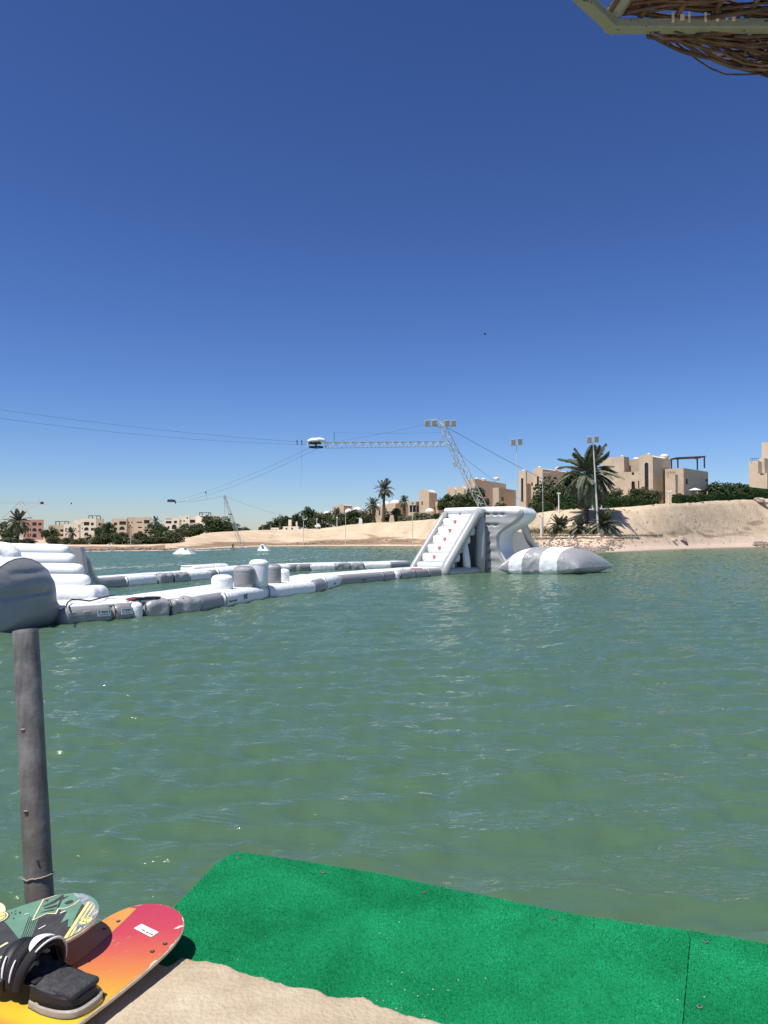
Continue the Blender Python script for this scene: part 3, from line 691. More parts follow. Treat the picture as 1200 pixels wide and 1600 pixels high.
def trim(f0, wd, hg, ln, a0, a1, r_, nm, mt, n=20, rz=None):
    pts = []
    for i in range(n):
        an = a0+(a1-a0)*i/(n-1); pts.append(bo(f0+ln*math.sin(an), wd*math.cos(an), .05+(hg*.74+.004)*math.sin(an)**.8))
    mb = MB(); mb.tube(pts, [r_*(.5+.5*math.sin(PI*(i+.5)/n))+.0008 for i in range(n)], 8); mb.build(nm, mt, BT, True)
trim(-.030, .091, .181, .03, PI*.97, PI*.32, .0035, 'white_trim', 'white_paint')
trim(-.068, .092, .172, .006, PI*.22, PI*.04, .003, 'white_trim', 'white_paint')
trim(-.100, .089, .152, -.02, PI*.25, PI*.03, .0035, 'white_trim', 'white_paint')
def flap(a, b):
    an = PI*(.30+.36*a); wv_ = math.sin(PI*a)**.6
    return bo(-.045-.030*b*wv_+.02, .088*math.cos(an), .05+(.140+.004*math.sin(PI*b))*math.sin(an)**.8)
mb = MB(); mb.grid(flap, 18, 5); mb.build('pull_tab', 'white_paint', BT, True)
mb = MB(); mb.rbox(bo(-.115, .085, .055), (.05, .035, .05), .012, math.atan2(fwd.y, fwd.x), 3, 2); mb.build('buckle', 'boot_sole', BT, True)
mb = MB(); mb.rbox(bo(-.12, .100, .052), (.03, .012, .02), .005, math.atan2(fwd.y, fwd.x), 2, 1); mb.build('buckle_clip', 'steel', BT, True)

# ------------------------------------------------------------ parasol overhead: octagonal steel frame with woven twigs
M['frame_paint'] = mat('sage painted steel with rust', (.17, .20, .155), .6, 0, 40, .3, 70, col2=(.20, .225, .175), detail=8)
def rust(m):
    n = m.node_tree.nodes; l = m.node_tree.links; b = n['Principled BSDF']; src = b.inputs['Base Color'].links[0].from_socket
    q = n.new('ShaderNodeTexNoise'); q.inputs['Scale'].default_value = 55; q.inputs['Detail'].default_value = 3; l.new(n['Texture Coordinate'].outputs['Object'], q.inputs['Vector'])
    r_ = n.new('ShaderNodeValToRGB'); r_.color_ramp.elements[0].position = .66; r_.color_ramp.elements[1].position = .70; l.new(q.outputs[0], r_.inputs[0])
    mx = n.new('ShaderNodeMixRGB'); l.new(r_.outputs[0], mx.inputs[0]); l.new(src, mx.inputs[1]); mx.inputs[2].default_value = (.035, .014, .006, 1); l.new(mx.outputs[0], b.inputs['Base Color'])
rust(M['frame_paint'])
M['twig'] = mat('weathered brown twig', (.055, .032, .020), .85, 0, 16, .6, 90, col2=(.16, .105, .07), detail=7)
M['twig_dark'] = mat('dark twig', (.030, .020, .013), .85, 0, 16, .6, 90, col2=(.09, .06, .042), detail=7)
pc = P(957, 41, 1.90); zf = pc.z; side = 1.06; apo = side/2*(1+math.sqrt(2)); cen = Vector((pc.x+side/2, pc.y-apo, 0))
PS = empty('woven_parasol', (cen.x, cen.y, SLAB), 'woven twig parasol with rusty sage green steel rim in the top corner', 'parasol')
rc = math.hypot(side/2, apo); cor = [Vector((cen.x+rc*math.cos(PI/8+PI/4*k), cen.y+rc*math.sin(PI/8+PI/4*k), zf)) for k in range(8)]
apex = Vector((cen.x, cen.y, zf+.55))
for k in range(8):
    a, b = cor[k], cor[(k+1) % 8]; d = (b-a).normalized(); mid = (a+b)/2; mb = MB(); mb.rbox(mid, ((b-a).length+.018, .03, .024), .003, math.atan2(d.y, d.x), 1, 1); mb.build('rim_bar', 'frame_paint', PS)
    mb = MB(); mb.rbox(a+Vector((0, 0, .0)), (.031, .031, .026), .004, PI/8+PI/4*k, 1, 1); mb.build('corner_joint', 'frame_paint', PS)
    mb = MB(); mb.tube([a+Vector((0, 0, .02)), apex], .016, 6); mb.build('rib', 'frame_paint', PS)
mb = MB(); mb.tube([(cen.x, cen.y, SLAB), (cen.x, cen.y, zf+.6)], .04, 12); mb.build('pole', 'frame_paint', PS)
# plank rib near the corner
pk = cor[2]; dv = (Vector((cen.x, cen.y, zf))-pk).normalized()
mb = MB(); mb.rbox(pk+dv*.25+Vector((.02, 0, .045)), (.46, .045, .03), .003, math.atan2(dv.y, dv.x), 1, 1); mb.build('plank', 'twig', PS)
rt = random.Random(5)
def twig_ring(frac, zoff, sagx, r_, ph, mt, name='twig', x0=.015, x1=1.25, strand=1):
    # one twig running along the front side of the octagon at a fraction of the way to the apex
    for s_ in range(strand):
        pts = []; n = 22; j = rt.random()*10
        for i in range(n):
            t = x0+(x1-x0)*i/(n-1); X = cor[2].x+t*side
            b = Vector((X, cor[2].y, zf)); q = b+(apex-b)*frac
            q.y += .018*noise.noise(Vector((t*5, j, frac*20)))+.010*math.sin(t*13+ph); q.z += zoff+.014*noise.noise(Vector((t*6, j+5, 1)))+.012*math.cos(t*13+ph)-sagx
            pts.append(q)
        mb = MB(); mb.tube(pts, [r_*(.8+.35*noise.noise(Vector((i*.5, j, 3)))) for i in range(n)], 6); mb.build(name, mt, PS, True)
for k in range(96):
    fr_ = .004+(k//3)*.0062; twig_ring(fr_+rt.uniform(-.003, .003), .010+.014*(k % 3)+rt.uniform(0, .015), 0, rt.uniform(.003, .0065), PI*(k//3 % 2)+rt.uniform(-.9, .9), rt.choice(['twig', 'twig_dark']))
for k in range(14):                                     # uprights the twigs are woven round
    t = -.02+k*.085; b = Vector((cor[2].x+t*side, cor[2].y, zf+.02)); e = b+(Vector((apex.x, apex.y, apex.z))-b)*.5
    mb = MB(); mb.tube([b, e], .007, 6); mb.build('stake', 'twig', PS)
# loose bundle sagging outside the rim
for k in range(46):
    pts = []; n = 26; j = k*1.7; st_ = rt.uniform(.08, .30)
    for i in range(n):
        t = st_+(1.1-st_)*i/(n-1); X = cor[2].x+t*side; o_ = max(0, t-st_)
        out = min(.13, .56*o_)*(.15+.85*((k*37) % 46)/46)
        pts.append(Vector((X, cor[2].y+.012+out+.010*math.sin(t*15+j)+.008*noise.noise(Vector((t*8, j, 0))), zf-.004-.045*min(1, o_*3)*((k*17) % 46)/46+.014*math.cos(t*15+j))))
    mb = MB(); mb.tube(pts, [rt.uniform(.002, .0048)]*n, 6); mb.build('loose_twig', rt.choice(['twig', 'twig_dark', 'twig_dark']), PS, True)
for k in range(5):
    t = .24+k*.055; X = cor[2].x+t*side; mb = MB(); mb.tube([(X, cor[2].y-.03, zf+.03), (X+.01, cor[2].y+min(.11, .6*max(.02, t-.2)), zf-.01)], .005, 6); mb.build('stake', 'twig', PS)
M['binding'] = mat('pale binding strips', (.50, .42, .32), .8, .2, 30)
for k, t in enumerate((.20, .24, .27, .34, .39, .43, .46, .62, .70, .77)):
    X = cor[2].x+t*side*.55+.03; mb = MB(); mb.rbox((X, cor[2].y-.017, zf+.012), (rt.uniform(.004, .011), .004, rt.uniform(.012, .026)), .001, rt.uniform(-.3, .3), 1, 1); mb.build('binding_strip', 'binding', PS)
# ------------------------------------------------------------ inflatable park: walkway rafts
def raft(label, segs, w, h=.5, group='floating walkway rafts', deck=True, name='inflatable_raft'):
    g0 = G(segs[0][0], segs[0][1]); g1 = G(segs[-1][2], segs[-1][3])
    c = (g0+g1)/2; root = empty(name, (c.x, c.y, 0), label, 'inflatable', group)
    info = []
    for (x0, y0, x1, y1, kind) in segs:
        a, b = G(x0, y0), G(x1, y1); t = (b-a); L = t.length; t.normalize(); nn = Vector((-t.y, t.x, 0)); yaw = math.atan2(t.y, t.x)
        info.append((a, b, t, nn, L, yaw))
        if kind in ('gray', 'white'):
            mb = MB(); mb.rbox((a+b)/2+nn*(w/2)+Vector((0, 0, (h-.15)/2)), (L*1.02, w, h+.15), .26, yaw, 5, 5, dent=.02, dfreq=2.2)
            mb.build('side_tube', 'pvc_gray' if kind == 'gray' else 'pvc_wrinkle', root, True)
        else:
            mb = MB(); mb.rbox((a+b)/2+nn*(w*.5)+Vector((0, 0, (h-.1)/2)), (L*.98, w*.98, h+.06), .27, yaw, 5, 5, dent=0)
            mb.build('deck_cushion', 'pvc_wrinkle', root, True)
            mb = MB(); mb.rbox((a+b)/2+nn*.24+Vector((0, 0, (h-.12)/2)), (L*.97, .62, h+.14), .2, yaw, 5, 6, dent=.11, dfreq=2.6)
            fd = mb.build('fender', 'pvc_wrinkle_gray', root, True)
            mb = MB(); mb.rbox((a+b)/2+nn*.12+Vector((0, 0, h-.0)), (.2, .05, .02), .008, yaw, 1, 1); mb.build('grip', 'black', fd)
    if deck:
        for (a, b, t, nn, L, yaw) in info:
            mb = MB(); mb.rbox((a+b)/2+nn*(w/2+.06)+Vector((0, 0, h-.02)), (L*1.0, max(.5, w-.42), .09), .04, yaw, 2, 4, dent=.01)
            mb.build('deck_panel', 'pvc_white', root, True)
    for (a, b, t, nn, L, yaw) in info[1:]:
        mb = MB(); mb.tube([a-nn*.012+Vector((0, 0, .04)), a-nn*.012+Vector((0, 0, h*.66)), a+nn*.10+Vector((0, 0, h+.0))], .016, 6); mb.build('strap', 'black', root)
    return root, info
def side_label(root, inf, f, wl=.42, hl=.19, z=.24, dark=False):
    a, b, t, nn, L, yaw = inf; c = a+(b-a)*f-nn*.012+Vector((0, 0, z))
    mb = MB(); mb.box(c, (wl, .012, hl), yaw); lb = mb.build('label_plate', 'label', root)
    for dx_, dz_, ww, hh in ((-.0, .045, .24, .02), (.02, .01, .18, .018), (0, -.05, .26, .014), (-.17, .05, .03, .03), (.17, .05, .03, .03), (.17, -.0, .03, .03), (-.17, -.0, .03, .03)):
        mb = MB(); mb.box(c+t*dx_-nn*.0075+Vector((0, 0, dz_)), (ww, .006, hh), yaw); mb.build('label_print', 'print', lb)
rA, iA = raft('grey walkway raft beside the big grey hump, with white label plates', [(97, 975.5, 180, 968.5, 'gray'), (180, 968.5, 213, 965.2, 'gray')], 2.7, .47)
side_label(rA, iA[0], .78); side_label(rA, iA[1], .55)
for f in (.18, .46):
    a, b, t, nn, L, yaw = iA[0]; mb = MB(); mb.rbox(a+(b-a)*f-nn*.01+Vector((0, 0, .30)), (.24, .05, .08), .02, yaw, 2, 2); mb.build('handle_patch', 'pvc_light', rA, True)
rB, iB = raft('white walkway raft with two grey lumpy side fenders', [(213, 965.2, 227, 963.6, 'white'), (227, 963.4, 268, 960, 'fender'), (268, 960, 316, 955, 'fender')], 2.7, .49)
rC, iC = raft('long white raft carrying five inflatable bollards', [(314, 955, 354, 947.5, 'gray'), (354, 947.5, 421, 934, 'white'), (421, 934, 496, 925.5, 'white')], 2.9, .5)
rD, iD = raft('short white raft end just past the bollards', [(496, 925.5, 511, 921, 'gray'), (511, 921, 533, 914, 'white')], 2.4, .54)
rE, iE = raft('long grey walkway raft in the middle of the walkway', [(533, 913.5, 601, 907.5, 'gray'), (601, 907.5, 620, 905, 'gray')], 2.4, .5)
rF, iF = raft('grey fender raft joining the foot of the stair tower', [(620, 905, 627, 904.4, 'white'), (627, 904.4, 650, 902.5, 'fender'), (650, 902.5, 672, 900.5, 'gray'), (672, 900.5, 692, 899, 'gray')], 2.4, .5)
# red mat and black strap lying on the decks, letters on the white tube
q = G(233, 931, .56)
mb = MB(); pts = [G(x, y, .6) for x, y in ((103, 948), (106, 941), (112, 937), (124, 937), (140, 939), (152, 936), (166, 932), (180, 930))]
hs = MB(); hs.tube([p+Vector((0, 0, .0)) for p in pts], .025, 6); o = hs.build('air_hose', 'black'); tag(o, 'thin black hose lying across the raft beside the grey hump', 'hose')
mb = MB(); 
for x, y, dx_ in ((212, 935.5, .5), (224, 934.5, .7), (238, 933.6, .5)): mb.rbox(G(x, y, .57), (dx_, .25, .07), .03, .5, 2, 2, dent=.03, dfreq=6)
o = mb.build('life_vest', 'black'); tag(o, 'black and red life vest lying on the white raft', 'life vest')
mb = MB(); mb.rbox(G(204, 936.2, .57), (.3, .14, .05), .02, .3, 2, 2); mb.build('red_edge', 'red', o); mb = MB(); mb.rbox(G(246, 933, .57), (.22, .14, .05), .02, .3, 2, 2); mb.build('red_edge', 'red', o)
mb = MB(); mb.rbox(G(651, 888.6, .6), (.7, .3, .05), .02, .3, 2, 2); o = mb.build('cloth', 'red'); tag(o, 'small red cloth on the raft by the stair foot', 'cloth')
def letter_V(o_, t, s): return [(o_, s), (o_+.25*s, s), (o_+.5*s, .35*s), (o_+.75*s, s), (o_+s, s), (o_+.6*s, 0), (o_+.4*s, 0)]
def emboss(root, inf, f, z, polys, m, s=1.0):
    a, b, t, nn, L, yaw = inf; c = a+(b-a)*f-nn*.018+Vector((0, 0, z))
    for poly in polys:
        mb = MB(); mb.prism([c+t*x+Vector((0, 0, y)) for x, y in poly], -nn*.006); mb.build('lettering', m, root)
E_ = lambda o_, s: [(o_, 0), (o_+.7*s, 0), (o_+.7*s, .2*s), (o_+.25*s, .2*s), (o_+.25*s, .4*s), (o_+.6*s, .4*s), (o_+.6*s, .6*s), (o_+.25*s, .6*s), (o_+.25*s, .8*s), (o_+.7*s, .8*s), (o_+.7*s, s), (o_, s)]
emboss(rC, iC[1], .36, .14, [letter_V(0, 0, .2), E_(.23, .2)], 'print')
for inf, f, rt_ in ((iC[1], .17, rC), (iC[1], .08, rC), (iD[1], .5, rD), (iE[0], .5, rE)):
    a, b, t, nn, L, yaw = inf; c = a+(b-a)*f-nn*.03+Vector((0, 0, .2)); mb = MB(); mb.tube([c-t*.13, c-t*.1-Vector((0, 0, .05)), c+t*.1-Vector((0, 0, .05)), c+t*.13], .02, 6); mb.build('handle', 'black', rt_)
# bollards stand on the long white raft
for x, y, wpx, ytop, m_, lb in ((343.5, 921, 34, 898.5, 'pvc_white', 0), (378.5, 917.5, 33, 884.5, 'pvc_gray', 0), (401.5, 916, 30.5, 874.5, 'pvc_white', 0), (424, 911.5, 27, 881.5, 'pvc_gray', 0), (442, 908.5, 18, 889, 'pvc_white', 0)):
    c = G(x, y, .53); sc = c.y/1200; r_ = wpx/2*sc; hh = (y-ytop)*sc*1.0
    prof = [(r_, -.02), (r_, hh*.2), (r_*1.01, hh*.5), (r_, hh-.22), (r_*.965, hh-.13), (r_*.85, hh-.06), (r_*.6, hh-.015), (r_*.3, hh), (.01, hh+.004)]
    mb = MB(); mb.lathe(c+Vector((0, r_, 0)), prof, 40); bo_ = mb.build('bollard', m_, rC, True)
    mb = MB(); mb.lathe(c+Vector((0, r_, 0)), [(r_*1.004, hh-.235), (r_*1.012, hh-.21), (r_*.985, hh-.15), (r_*.9, hh-.08), (r_*.88, hh-.082)], 40)
    v = [(Vector(q)+ (Vector(q)-Vector((c.x, c.y+r_, q[2])))*.012*math.sin(i*7.3)) for i, q in enumerate(mb.v)]
    mb.v = [tuple(q) for q in v]; mb.build('cap_seam', 'pvc_wrinkle' if m_ == 'pvc_white' else 'pvc_wrinkle_gray', bo_, True)
# the second walkway behind
BK = [('grey raft tube curving out behind the roller stairs', [(150, 920.8, 200, 916, 'gray'), (200, 916, 249, 911.5, 'white')], 1.5),
      ('back raft with two grey fenders left of the bollards', [(249, 911.5, 272, 909.8, 'fender'), (272, 909.8, 297, 908, 'fender'), (297, 908, 332, 904.5, 'white')], 1.6),
      ('white back raft half hidden behind the bollards', [(332, 904.5, 343, 903.4, 'gray'), (343, 903.4, 400, 896, 'white')], 1.8),
      ('white back raft showing right of the bollards', [(400, 896, 455, 893.2, 'white'), (455, 893.2, 465, 892.6, 'gray')], 1.8),
      ('back raft with short grey end and long white tube', [(466.5, 892.4, 487, 891.6, 'gray'), (487, 891.6, 526, 890.6, 'white')], 1.8),
      ('back raft with grey lumpy fender near the stair tower', [(526, 890.6, 548, 890, 'fender'), (548, 890, 569, 889.5, 'fender'), (569, 889.5, 613, 888.5, 'white'), (613, 888.5, 642, 886.5, 'gray')], 1.8)]
for lb, sg, wd in BK: raft(lb, sg, wd, .52)
# tube piece seen behind the back walkway
raft('white lozenge raft peeking over the back walkway', [(303, 899, 340, 896.5, 'white'), (340, 896.5, 360, 894.5, 'white')], 1.3, .62)

# ------------------------------------------------------------ big grey hump at the left
h0, h1 = G(0, 988), G(95, 970); ht = (h1-h0).normalized(); hn = Vector((ht.y, -ht.x, 0))
def hpx(x, y):
    r = ray(x, y); o_ = Vector((0, 0, CAMZ)); k = (h0-o_).dot(hn)/r.dot(hn); p = o_+r*k; return ((p-h0).dot(ht), p.z)
HP = [(95, 972), (95.5, 958), (95, 951), (89, 945), (85, 938), (84, 928), (83.5, 915), (81, 903), (74, 890.5), (62, 880), (49, 873.5), (36, 871), (22, 873), (10, 878), (0, 884.5), (-9, 893), (-17, 906), (-21, 920), (-24, 940), (-30, 960), (-34, 1000)]
prof = [hpx(*q) for q in HP]; prof[0] = (prof[0][0], -.15); prof[-1] = (prof[-1][0], -.15)
def dens(pr, n):
    out = []
    for (a, b) in zip(pr, pr[1:]):
        for i in range(n): out.append((a[0]+(b[0]-a[0])*i/n, a[1]+(b[1]-a[1])*i/n))
    out.append(pr[-1]); return out
prof = dens(prof, 4)
HU = empty('inflatable_hump', (h0.x-1, h0.y+1, 0), 'big dark grey rounded inflatable hump with white back at left edge', 'inflatable')
cs, cz = prof[len(prof)//2][0]+.1, .75
def crease(s_, z):
    d_ = 0
    for x0, x1, y, dp in ((14, 66, 897, .035), (-20, 52, 934.5, .05)):
        a_, z0 = hpx(x0, y); b_, _ = hpx(x1, y-1); zz = z0+(s_-a_)*.02
        wdt = 1 if a_ < s_ < b_ else math.exp(-(min(abs(s_-a_), abs(s_-b_))/.25)**2)
        d_ -= dp*wdt*math.exp(-((z-zz)/.09)**2)
    return d_
lp = prof+[(prof[-1][0]+(prof[0][0]-prof[-1][0])*i/12, -.15) for i in range(1, 12)]
nl = len(lp); v = []; rings = 30
for k in range(rings+1):
    g = 1-k/rings
    for (s_, z) in lp:
        a_, b_ = cs+(s_-cs)*g, cz+(z-cz)*g
        v.append(h0+ht*a_+Vector((0, 0, b_))+hn*(.42*(1-g**3.2)+crease(a_, b_)*min(1, (1-g)*5)))
f = [(k*nl+i, k*nl+(i+1) % nl, (k+1)*nl+(i+1) % nl, (k+1)*nl+i) for k in range(rings) for i in range(nl)]
mkobj('end_panel', v, f, 'pvc_gray', HU, True)
v = []; NB = 40
for k in range(NB+1):
    g = k/NB; rib = 1+.02*abs(math.sin(g*PI*6))
    for (s_, z) in prof: v.append(h0+ht*(cs+(s_-cs)*rib*.995)+Vector((0, 0, cz+(z-cz)*rib*(.995 if z > 0 else 1)))-hn*(.0+4.5*g))
npf = len(prof); f = [(k*npf+i, (k+1)*npf+i, (k+1)*npf+i+1, k*npf+i+1) for k in range(NB) for i in range(npf-1)]
mkobj('barrel', v, f, 'pvc_white', HU, True)
v = []
for k in range(9):
    t_ = k/8; g = 1+.018*math.sin(PI*t_)
    for j, (s_, z) in enumerate(prof):
        gg = g+.006*math.sin(j*2.1)*math.sin(PI*t_); v.append(h0+ht*(cs+(s_-cs)*gg)+Vector((0, 0, cz+(z-cz)*gg))-hn*(.22*t_-.02))
f = [(k*npf+i, (k+1)*npf+i, (k+1)*npf+i+1, k*npf+i+1) for k in range(8) for i in range(8, npf-1)]
mkobj('seam_band', v, f, 'pvc_wrinkle', HU, True)
c = h0+ht*hpx(89, 968)[0]+Vector((0, 0, .1))+hn*.14; mb = MB(); mb.tube([c-ht*.2+Vector((0, 0, .02)), c-ht*.12-Vector((0, 0, .03)), c+ht*.1-Vector((0, 0, .02)), c+ht*.15+Vector((0, 0, .03))], .03, 6); mb.build('handle', 'black', HU)
# ------------------------------------------------------------ roller stairs behind the hump
RS = empty('inflatable_stairs', (-13.5, 28.5, 0), 'white inflatable stairs of stacked rolls behind the grey hump', 'inflatable')
for xe, y, d, yl in ((140.5, 908, 27.3, 906), (130.5, 891, 28.0, 889), (117.5, 874.5, 28.7, 872), (108.5, 860.5, 29.4, 857)):
    e = P(xe, y, d); l0 = P(-60, yl, d+.3); dr = (e-l0).normalized(); r_ = .245
    pts = [l0+(e-l0)*t_ for t_ in np.linspace(0, .93, 14)]+[e-dr*.16, e-dr*.08, e-dr*.02, e]
    mb = MB(); mb.tube(pts, [r_*(1+.02*noise.noise(Vector((i*.9, d, 0)))) for i in range(14)]+[r_*.93, r_*.8, r_*.5, r_*.2], 20); mb.build('roll', 'pvc_white', RS, True)
e = P(118, 924, 26.4); mb = MB(); sk = P(152, 930, 26.4)
mb.rbox((sk.x-2.6, 26.9, .55), (5.2, 1.6, .62), .28, .02, 5, 10, dent=.05, dfreq=3); mb.build('skirt', 'pvc_wrinkle', RS, True)
mb = MB(); mb.rbox((sk.x-2.4, 26.9, .22), (5.4, 2.2, .5), .2, .02, 4, 6); mb.build('base', 'pvc_light', RS, True)
mb = MB(); mb.prism([(P(110, 900, 28.2).x, 27.6, .3), (P(110, 900, 28.2).x, 31.2, .3), (P(100, 870, 30).x, 31.2, 2.1), (P(104, 870, 29.8).x, 29.7, 2.0), (P(110, 900, 28.2).x, 28.2, 1.0)], (-5, 0, 0)); mb.build('core', 'pvc_light', RS)
wl = [P(107, 857, 30.4), P(114, 855.5, 30.4), P(125, 855.2, 30.4), P(127.5, 862, 30.4), P(130, 884, 30.4), P(134, 905, 30.4), P(108, 915, 30.4)]
mb = MB(); mb.prism(list(reversed(wl)), (-.15, .8, 0)); mb.build('side_wall', 'pvc_light', RS)
mb = MB(); mb.tube([P(119, 872, 31.2), P(126, 884, 31.8), P(131, 896, 32.6), P(138, 905, 33.8), P(147, 911.5, 35.5), P(160, 913.5, 37.5)], [.40, .42, .40, .36, .30, .26], 18); mb.build('sweep_tube', 'pvc_gray', RS, True)
mb = MB(); pts = [P(-5, 862, 26), P(3, 856, 26), P(10, 858, 26), P(18, 866, 26), P(24, 880, 26)]; mb.tube(pts, [.2, .22, .25, .28, .28], 14); mb.build('shoulder', 'pvc_wrinkle', RS, True)

# ------------------------------------------------------------ stair tower
A0 = Vector((4.17, 52.6, 0)); B0 = Vector((2.06, 54.9, 0)); wv_ = (A0-B0); W = wv_.length; wv_.normalize(); ev = Vector((-wv_.y, wv_.x, 0))
if ev.y < 0: ev = -ev
LT = 3.8; HT = 4.62
ST = empty('stair_tower', ((A0+B0)/2+ev*1.9).to_tuple(), 'white and grey inflatable stair tower with red emblems on its steps', 'inflatable')
def tw(e, w_, z): return B0+ev*e+wv_*w_+Vector((0, 0, z))
yaw_e = math.atan2(ev.y, ev.x)
def emblem(c, side_dir, up_dir, nrm, s, parent):
    pol = [(-.5, .42), (-.28, .30), (-.22, .46), (0, .34), (.22, .46), (.30, .30), (.55, .48), (.42, 0), (.26, -.5), (.02, -.28), (-.24, -.5), (-.42, -.02)]
    mb = MB(); mb.prism([c+side_dir*(x*s)+up_dir*(y*s) for x, y in pol], nrm*.012); mb.build('emblem', 'red', parent)
    for q in (-.16, .14):
        mb = MB(); mb.prism([c+nrm*.012+side_dir*((q+x)*s)+up_dir*(y*s) for x, y in ((-.05, .2), (.03, .2), (.07, -.25), (-.01, -.2))], nrm*.008); mb.build('emblem_mark', 'label', parent)
nst = 7; slope = math.atan2(HT-.45, LT); sv_ = Vector((ev.x*math.cos(slope), ev.y*math.cos(slope), math.sin(slope))); nv_ = Vector((-ev.x*math.sin(slope), -ev.y*math.sin(slope), math.cos(slope)))
for i in range(nst):
    z1 = .50+.628*i; e0 = .05+(LT-.3)*i/(nst-.6)
    c = tw(e0+.72, W/2-.05, z1-.18+.14); dpt = 1.30
    mb = MB(); mb.rbox(c, (dpt, W-.42, .66), .22, yaw_e, 5, 6, dent=.025, dfreq=1.8)
    sp_ = mb.build('step', 'pvc_white', ST, True)
    if i > 0: emblem(tw(e0+.055, W*.47, z1+.02), wv_, Vector((0, 0, 1)), -ev, .27, sp_)
def rail(w_, m, nm):
    pts = [tw(-.25, w_, -.15), tw(-.12, w_, .12), tw(.15, w_, .55)]+[tw(.15+(LT-.45)*t_, w_, .55+(HT-.75)*t_) for t_ in np.linspace(.08, .94, 9)]+[tw(LT-.22, w_, HT-.42), tw(LT-.02, w_, HT-.3)]
    rr0 = .335 if w_ > 1 else .23; mb = MB(); mb.tube(pts, [.30, .34*rr0/.335]+[rr0]*(len(pts)-4)+[rr0*.95, rr0*.8], 20); return mb.build(nm, m, ST, True)
rail(W+.02, 'pvc_light', 'side_rail'); rail(-.02, 'pvc_light', 'side_rail')
mb = MB(); mb.tube([tw(-.05, W, .12), tw(1.2, W+.05, .14), tw(2.4, W+.05, .14), tw(LT+.05, W, .14)], [.27, .3, .3, .28], 16); mb.build('base_tube', 'pvc_light', ST, True)
mb = MB(); mb.tube([tw(LT-.12, W-.02, .0), tw(LT-.16, W+.06, 1.2), tw(LT-.10, W+.06, 2.6), tw(LT-.04, W, 3.7), tw(LT-.05, W-.03, HT-.30)], [.36, .37, .33, .30, .24], 18); mb.build('corner_column', 'pvc_light', ST, True)
mb = MB(); mb.tube([tw(2.35, W-.10, .2), tw(2.27, W-.05, 1.0), tw(2.2, W-.1, 1.9), tw(2.15, W-.3, 2.6)], [.30, .26, .20, .12], 16); mb.build('inner_column', 'pvc_white', ST, True)
mb = MB(); mb.tube([tw(1.75, W-.9, .2), tw(1.85, W-.9, 1.9)], [.30, .26], 14); mb.build('inner_column', 'pvc_light', ST, True)
mb = MB(); mb.prism([tw(.3, .15, .1), tw(LT, .15, .1), tw(LT, .15, HT-.4)], wv_*.25); mb.build('far_panel', 'pvc_gray', ST)
mb = MB(); mb.prism([tw(LT-.1, .3, .1), tw(LT+.1, .3, .1), tw(LT+.1, .3, HT-.5), tw(LT-.1, .3, HT-.5)], wv_*(W-.7)); mb.build('end_panel', 'pvc_gray', ST)
mb = MB(); mb.prism([tw(.4, .3, .2), tw(LT, .3, .2+HT-.95), tw(LT, .3, HT-.95), tw(.4, .3, 0)], wv_*(W-.6)); mb.build('stair_core', 'pvc_gray', ST)
mb = MB(); mb.rbox(tw(LT+.35, W/2-.1, HT-.12), (1.7, W+.1, .42), .2, yaw_e, 4, 5); mb.build('top_deck', 'pvc_white', ST, True)

# ------------------------------------------------------------ wave slide
R0 = Vector((7.17, 55.75, 0)); eR = Vector((.9, -.436, 0)).normalized(); bR = Vector((.436, .9, 0)).normalized()
WS = empty('wave_slide', R0.to_tuple(), 'grey dimpled wave wall with white ribbed slide right of the stair tower', 'inflatable')
SP = [(-.2, 2.5), (0, 2.3), (.5, 1.85), (1.0, 1.5), (1.5, 1.27), (2.04, 1.19), (2.5, 1.22), (2.88, 1.42), (3.2, 1.9), (3.5, 2.45), (3.85, 2.88), (4.15, 3.04), (4.4, 3.0), (4.58, 2.82), (4.68, 2.5)]
HR = 4.68
def Sz(z): return smooth_interp(z, SP)
def rw_(s_, t_, z, o_=0.0): return R0+eR*s_+bR*t_+Vector((0, 0, z))
dimp = []
for y, xs in ((803.5, (762.5, 775, 786)), (820, (763, 775)), (834, (763,)), (849, (763,)), (862, (763,)), (876, (763,)), (889, (763,))):
    for x in xs:
        r = ray(x, y); n_ = -bR; k = (R0-Vector((0, 0, CAMZ))).dot(n_)/r.dot(n_); p = Vector((0, 0, CAMZ))+r*k; dimp.append(((p-R0).dot(eR), p.z))
def panel(a, b):
    z = -.15+(HR+.15)*b; s_ = .06+(Sz(z)-.06)*a
    edge = min(1, min(a, 1-a)*7, (1-b)*11); bul = .30*(edge**.5)
    bul += .025*math.cos(2*PI*(z-.25)/.82)*edge
    for ds, dz in dimp: bul -= .17*math.exp(-((s_-ds)**2/.020+(z-dz)**2/.007))+.045*math.exp(-((z-dz)/.12)**2)*math.exp(-((s_-ds)/.5)**2)
    return rw_(s_, -bul+.12, z)
mb = MB(); mb.grid(panel, 46, 110); mb.build('dimpled_panel', 'pvc_light', WS, True)
def slide(a, b):
    z = -.2+(HR+.2)*b; rib = .05*abs(math.sin(a*PI*7))**.7
    ins = .12*(abs(a-.5)*2)**8
    return rw_(Sz(z)+rib*min(1, (HR-z)*2)-ins, .08+3.6*a, z+(.04 if b > .97 else 0))
mb = MB(); mb.grid(slide, 99, 80); mb.build('slide_face', 'pvc_white', WS, True)
mb = MB(); mb.rbox(rw_(1.30, 1.66, HR-.16), (2.75, 3.3, .46), .22, math.atan2(eR.y, eR.x), 5, 6); mb.build('top_cushion', 'pvc_white', WS, True)
mb = MB(); mb.tube([rw_(2.55, -.02, HR-.35), rw_(2.55, 3.3, HR-.35)], .40, 22); mb.build('lip_roll', 'pvc_white', WS, True)
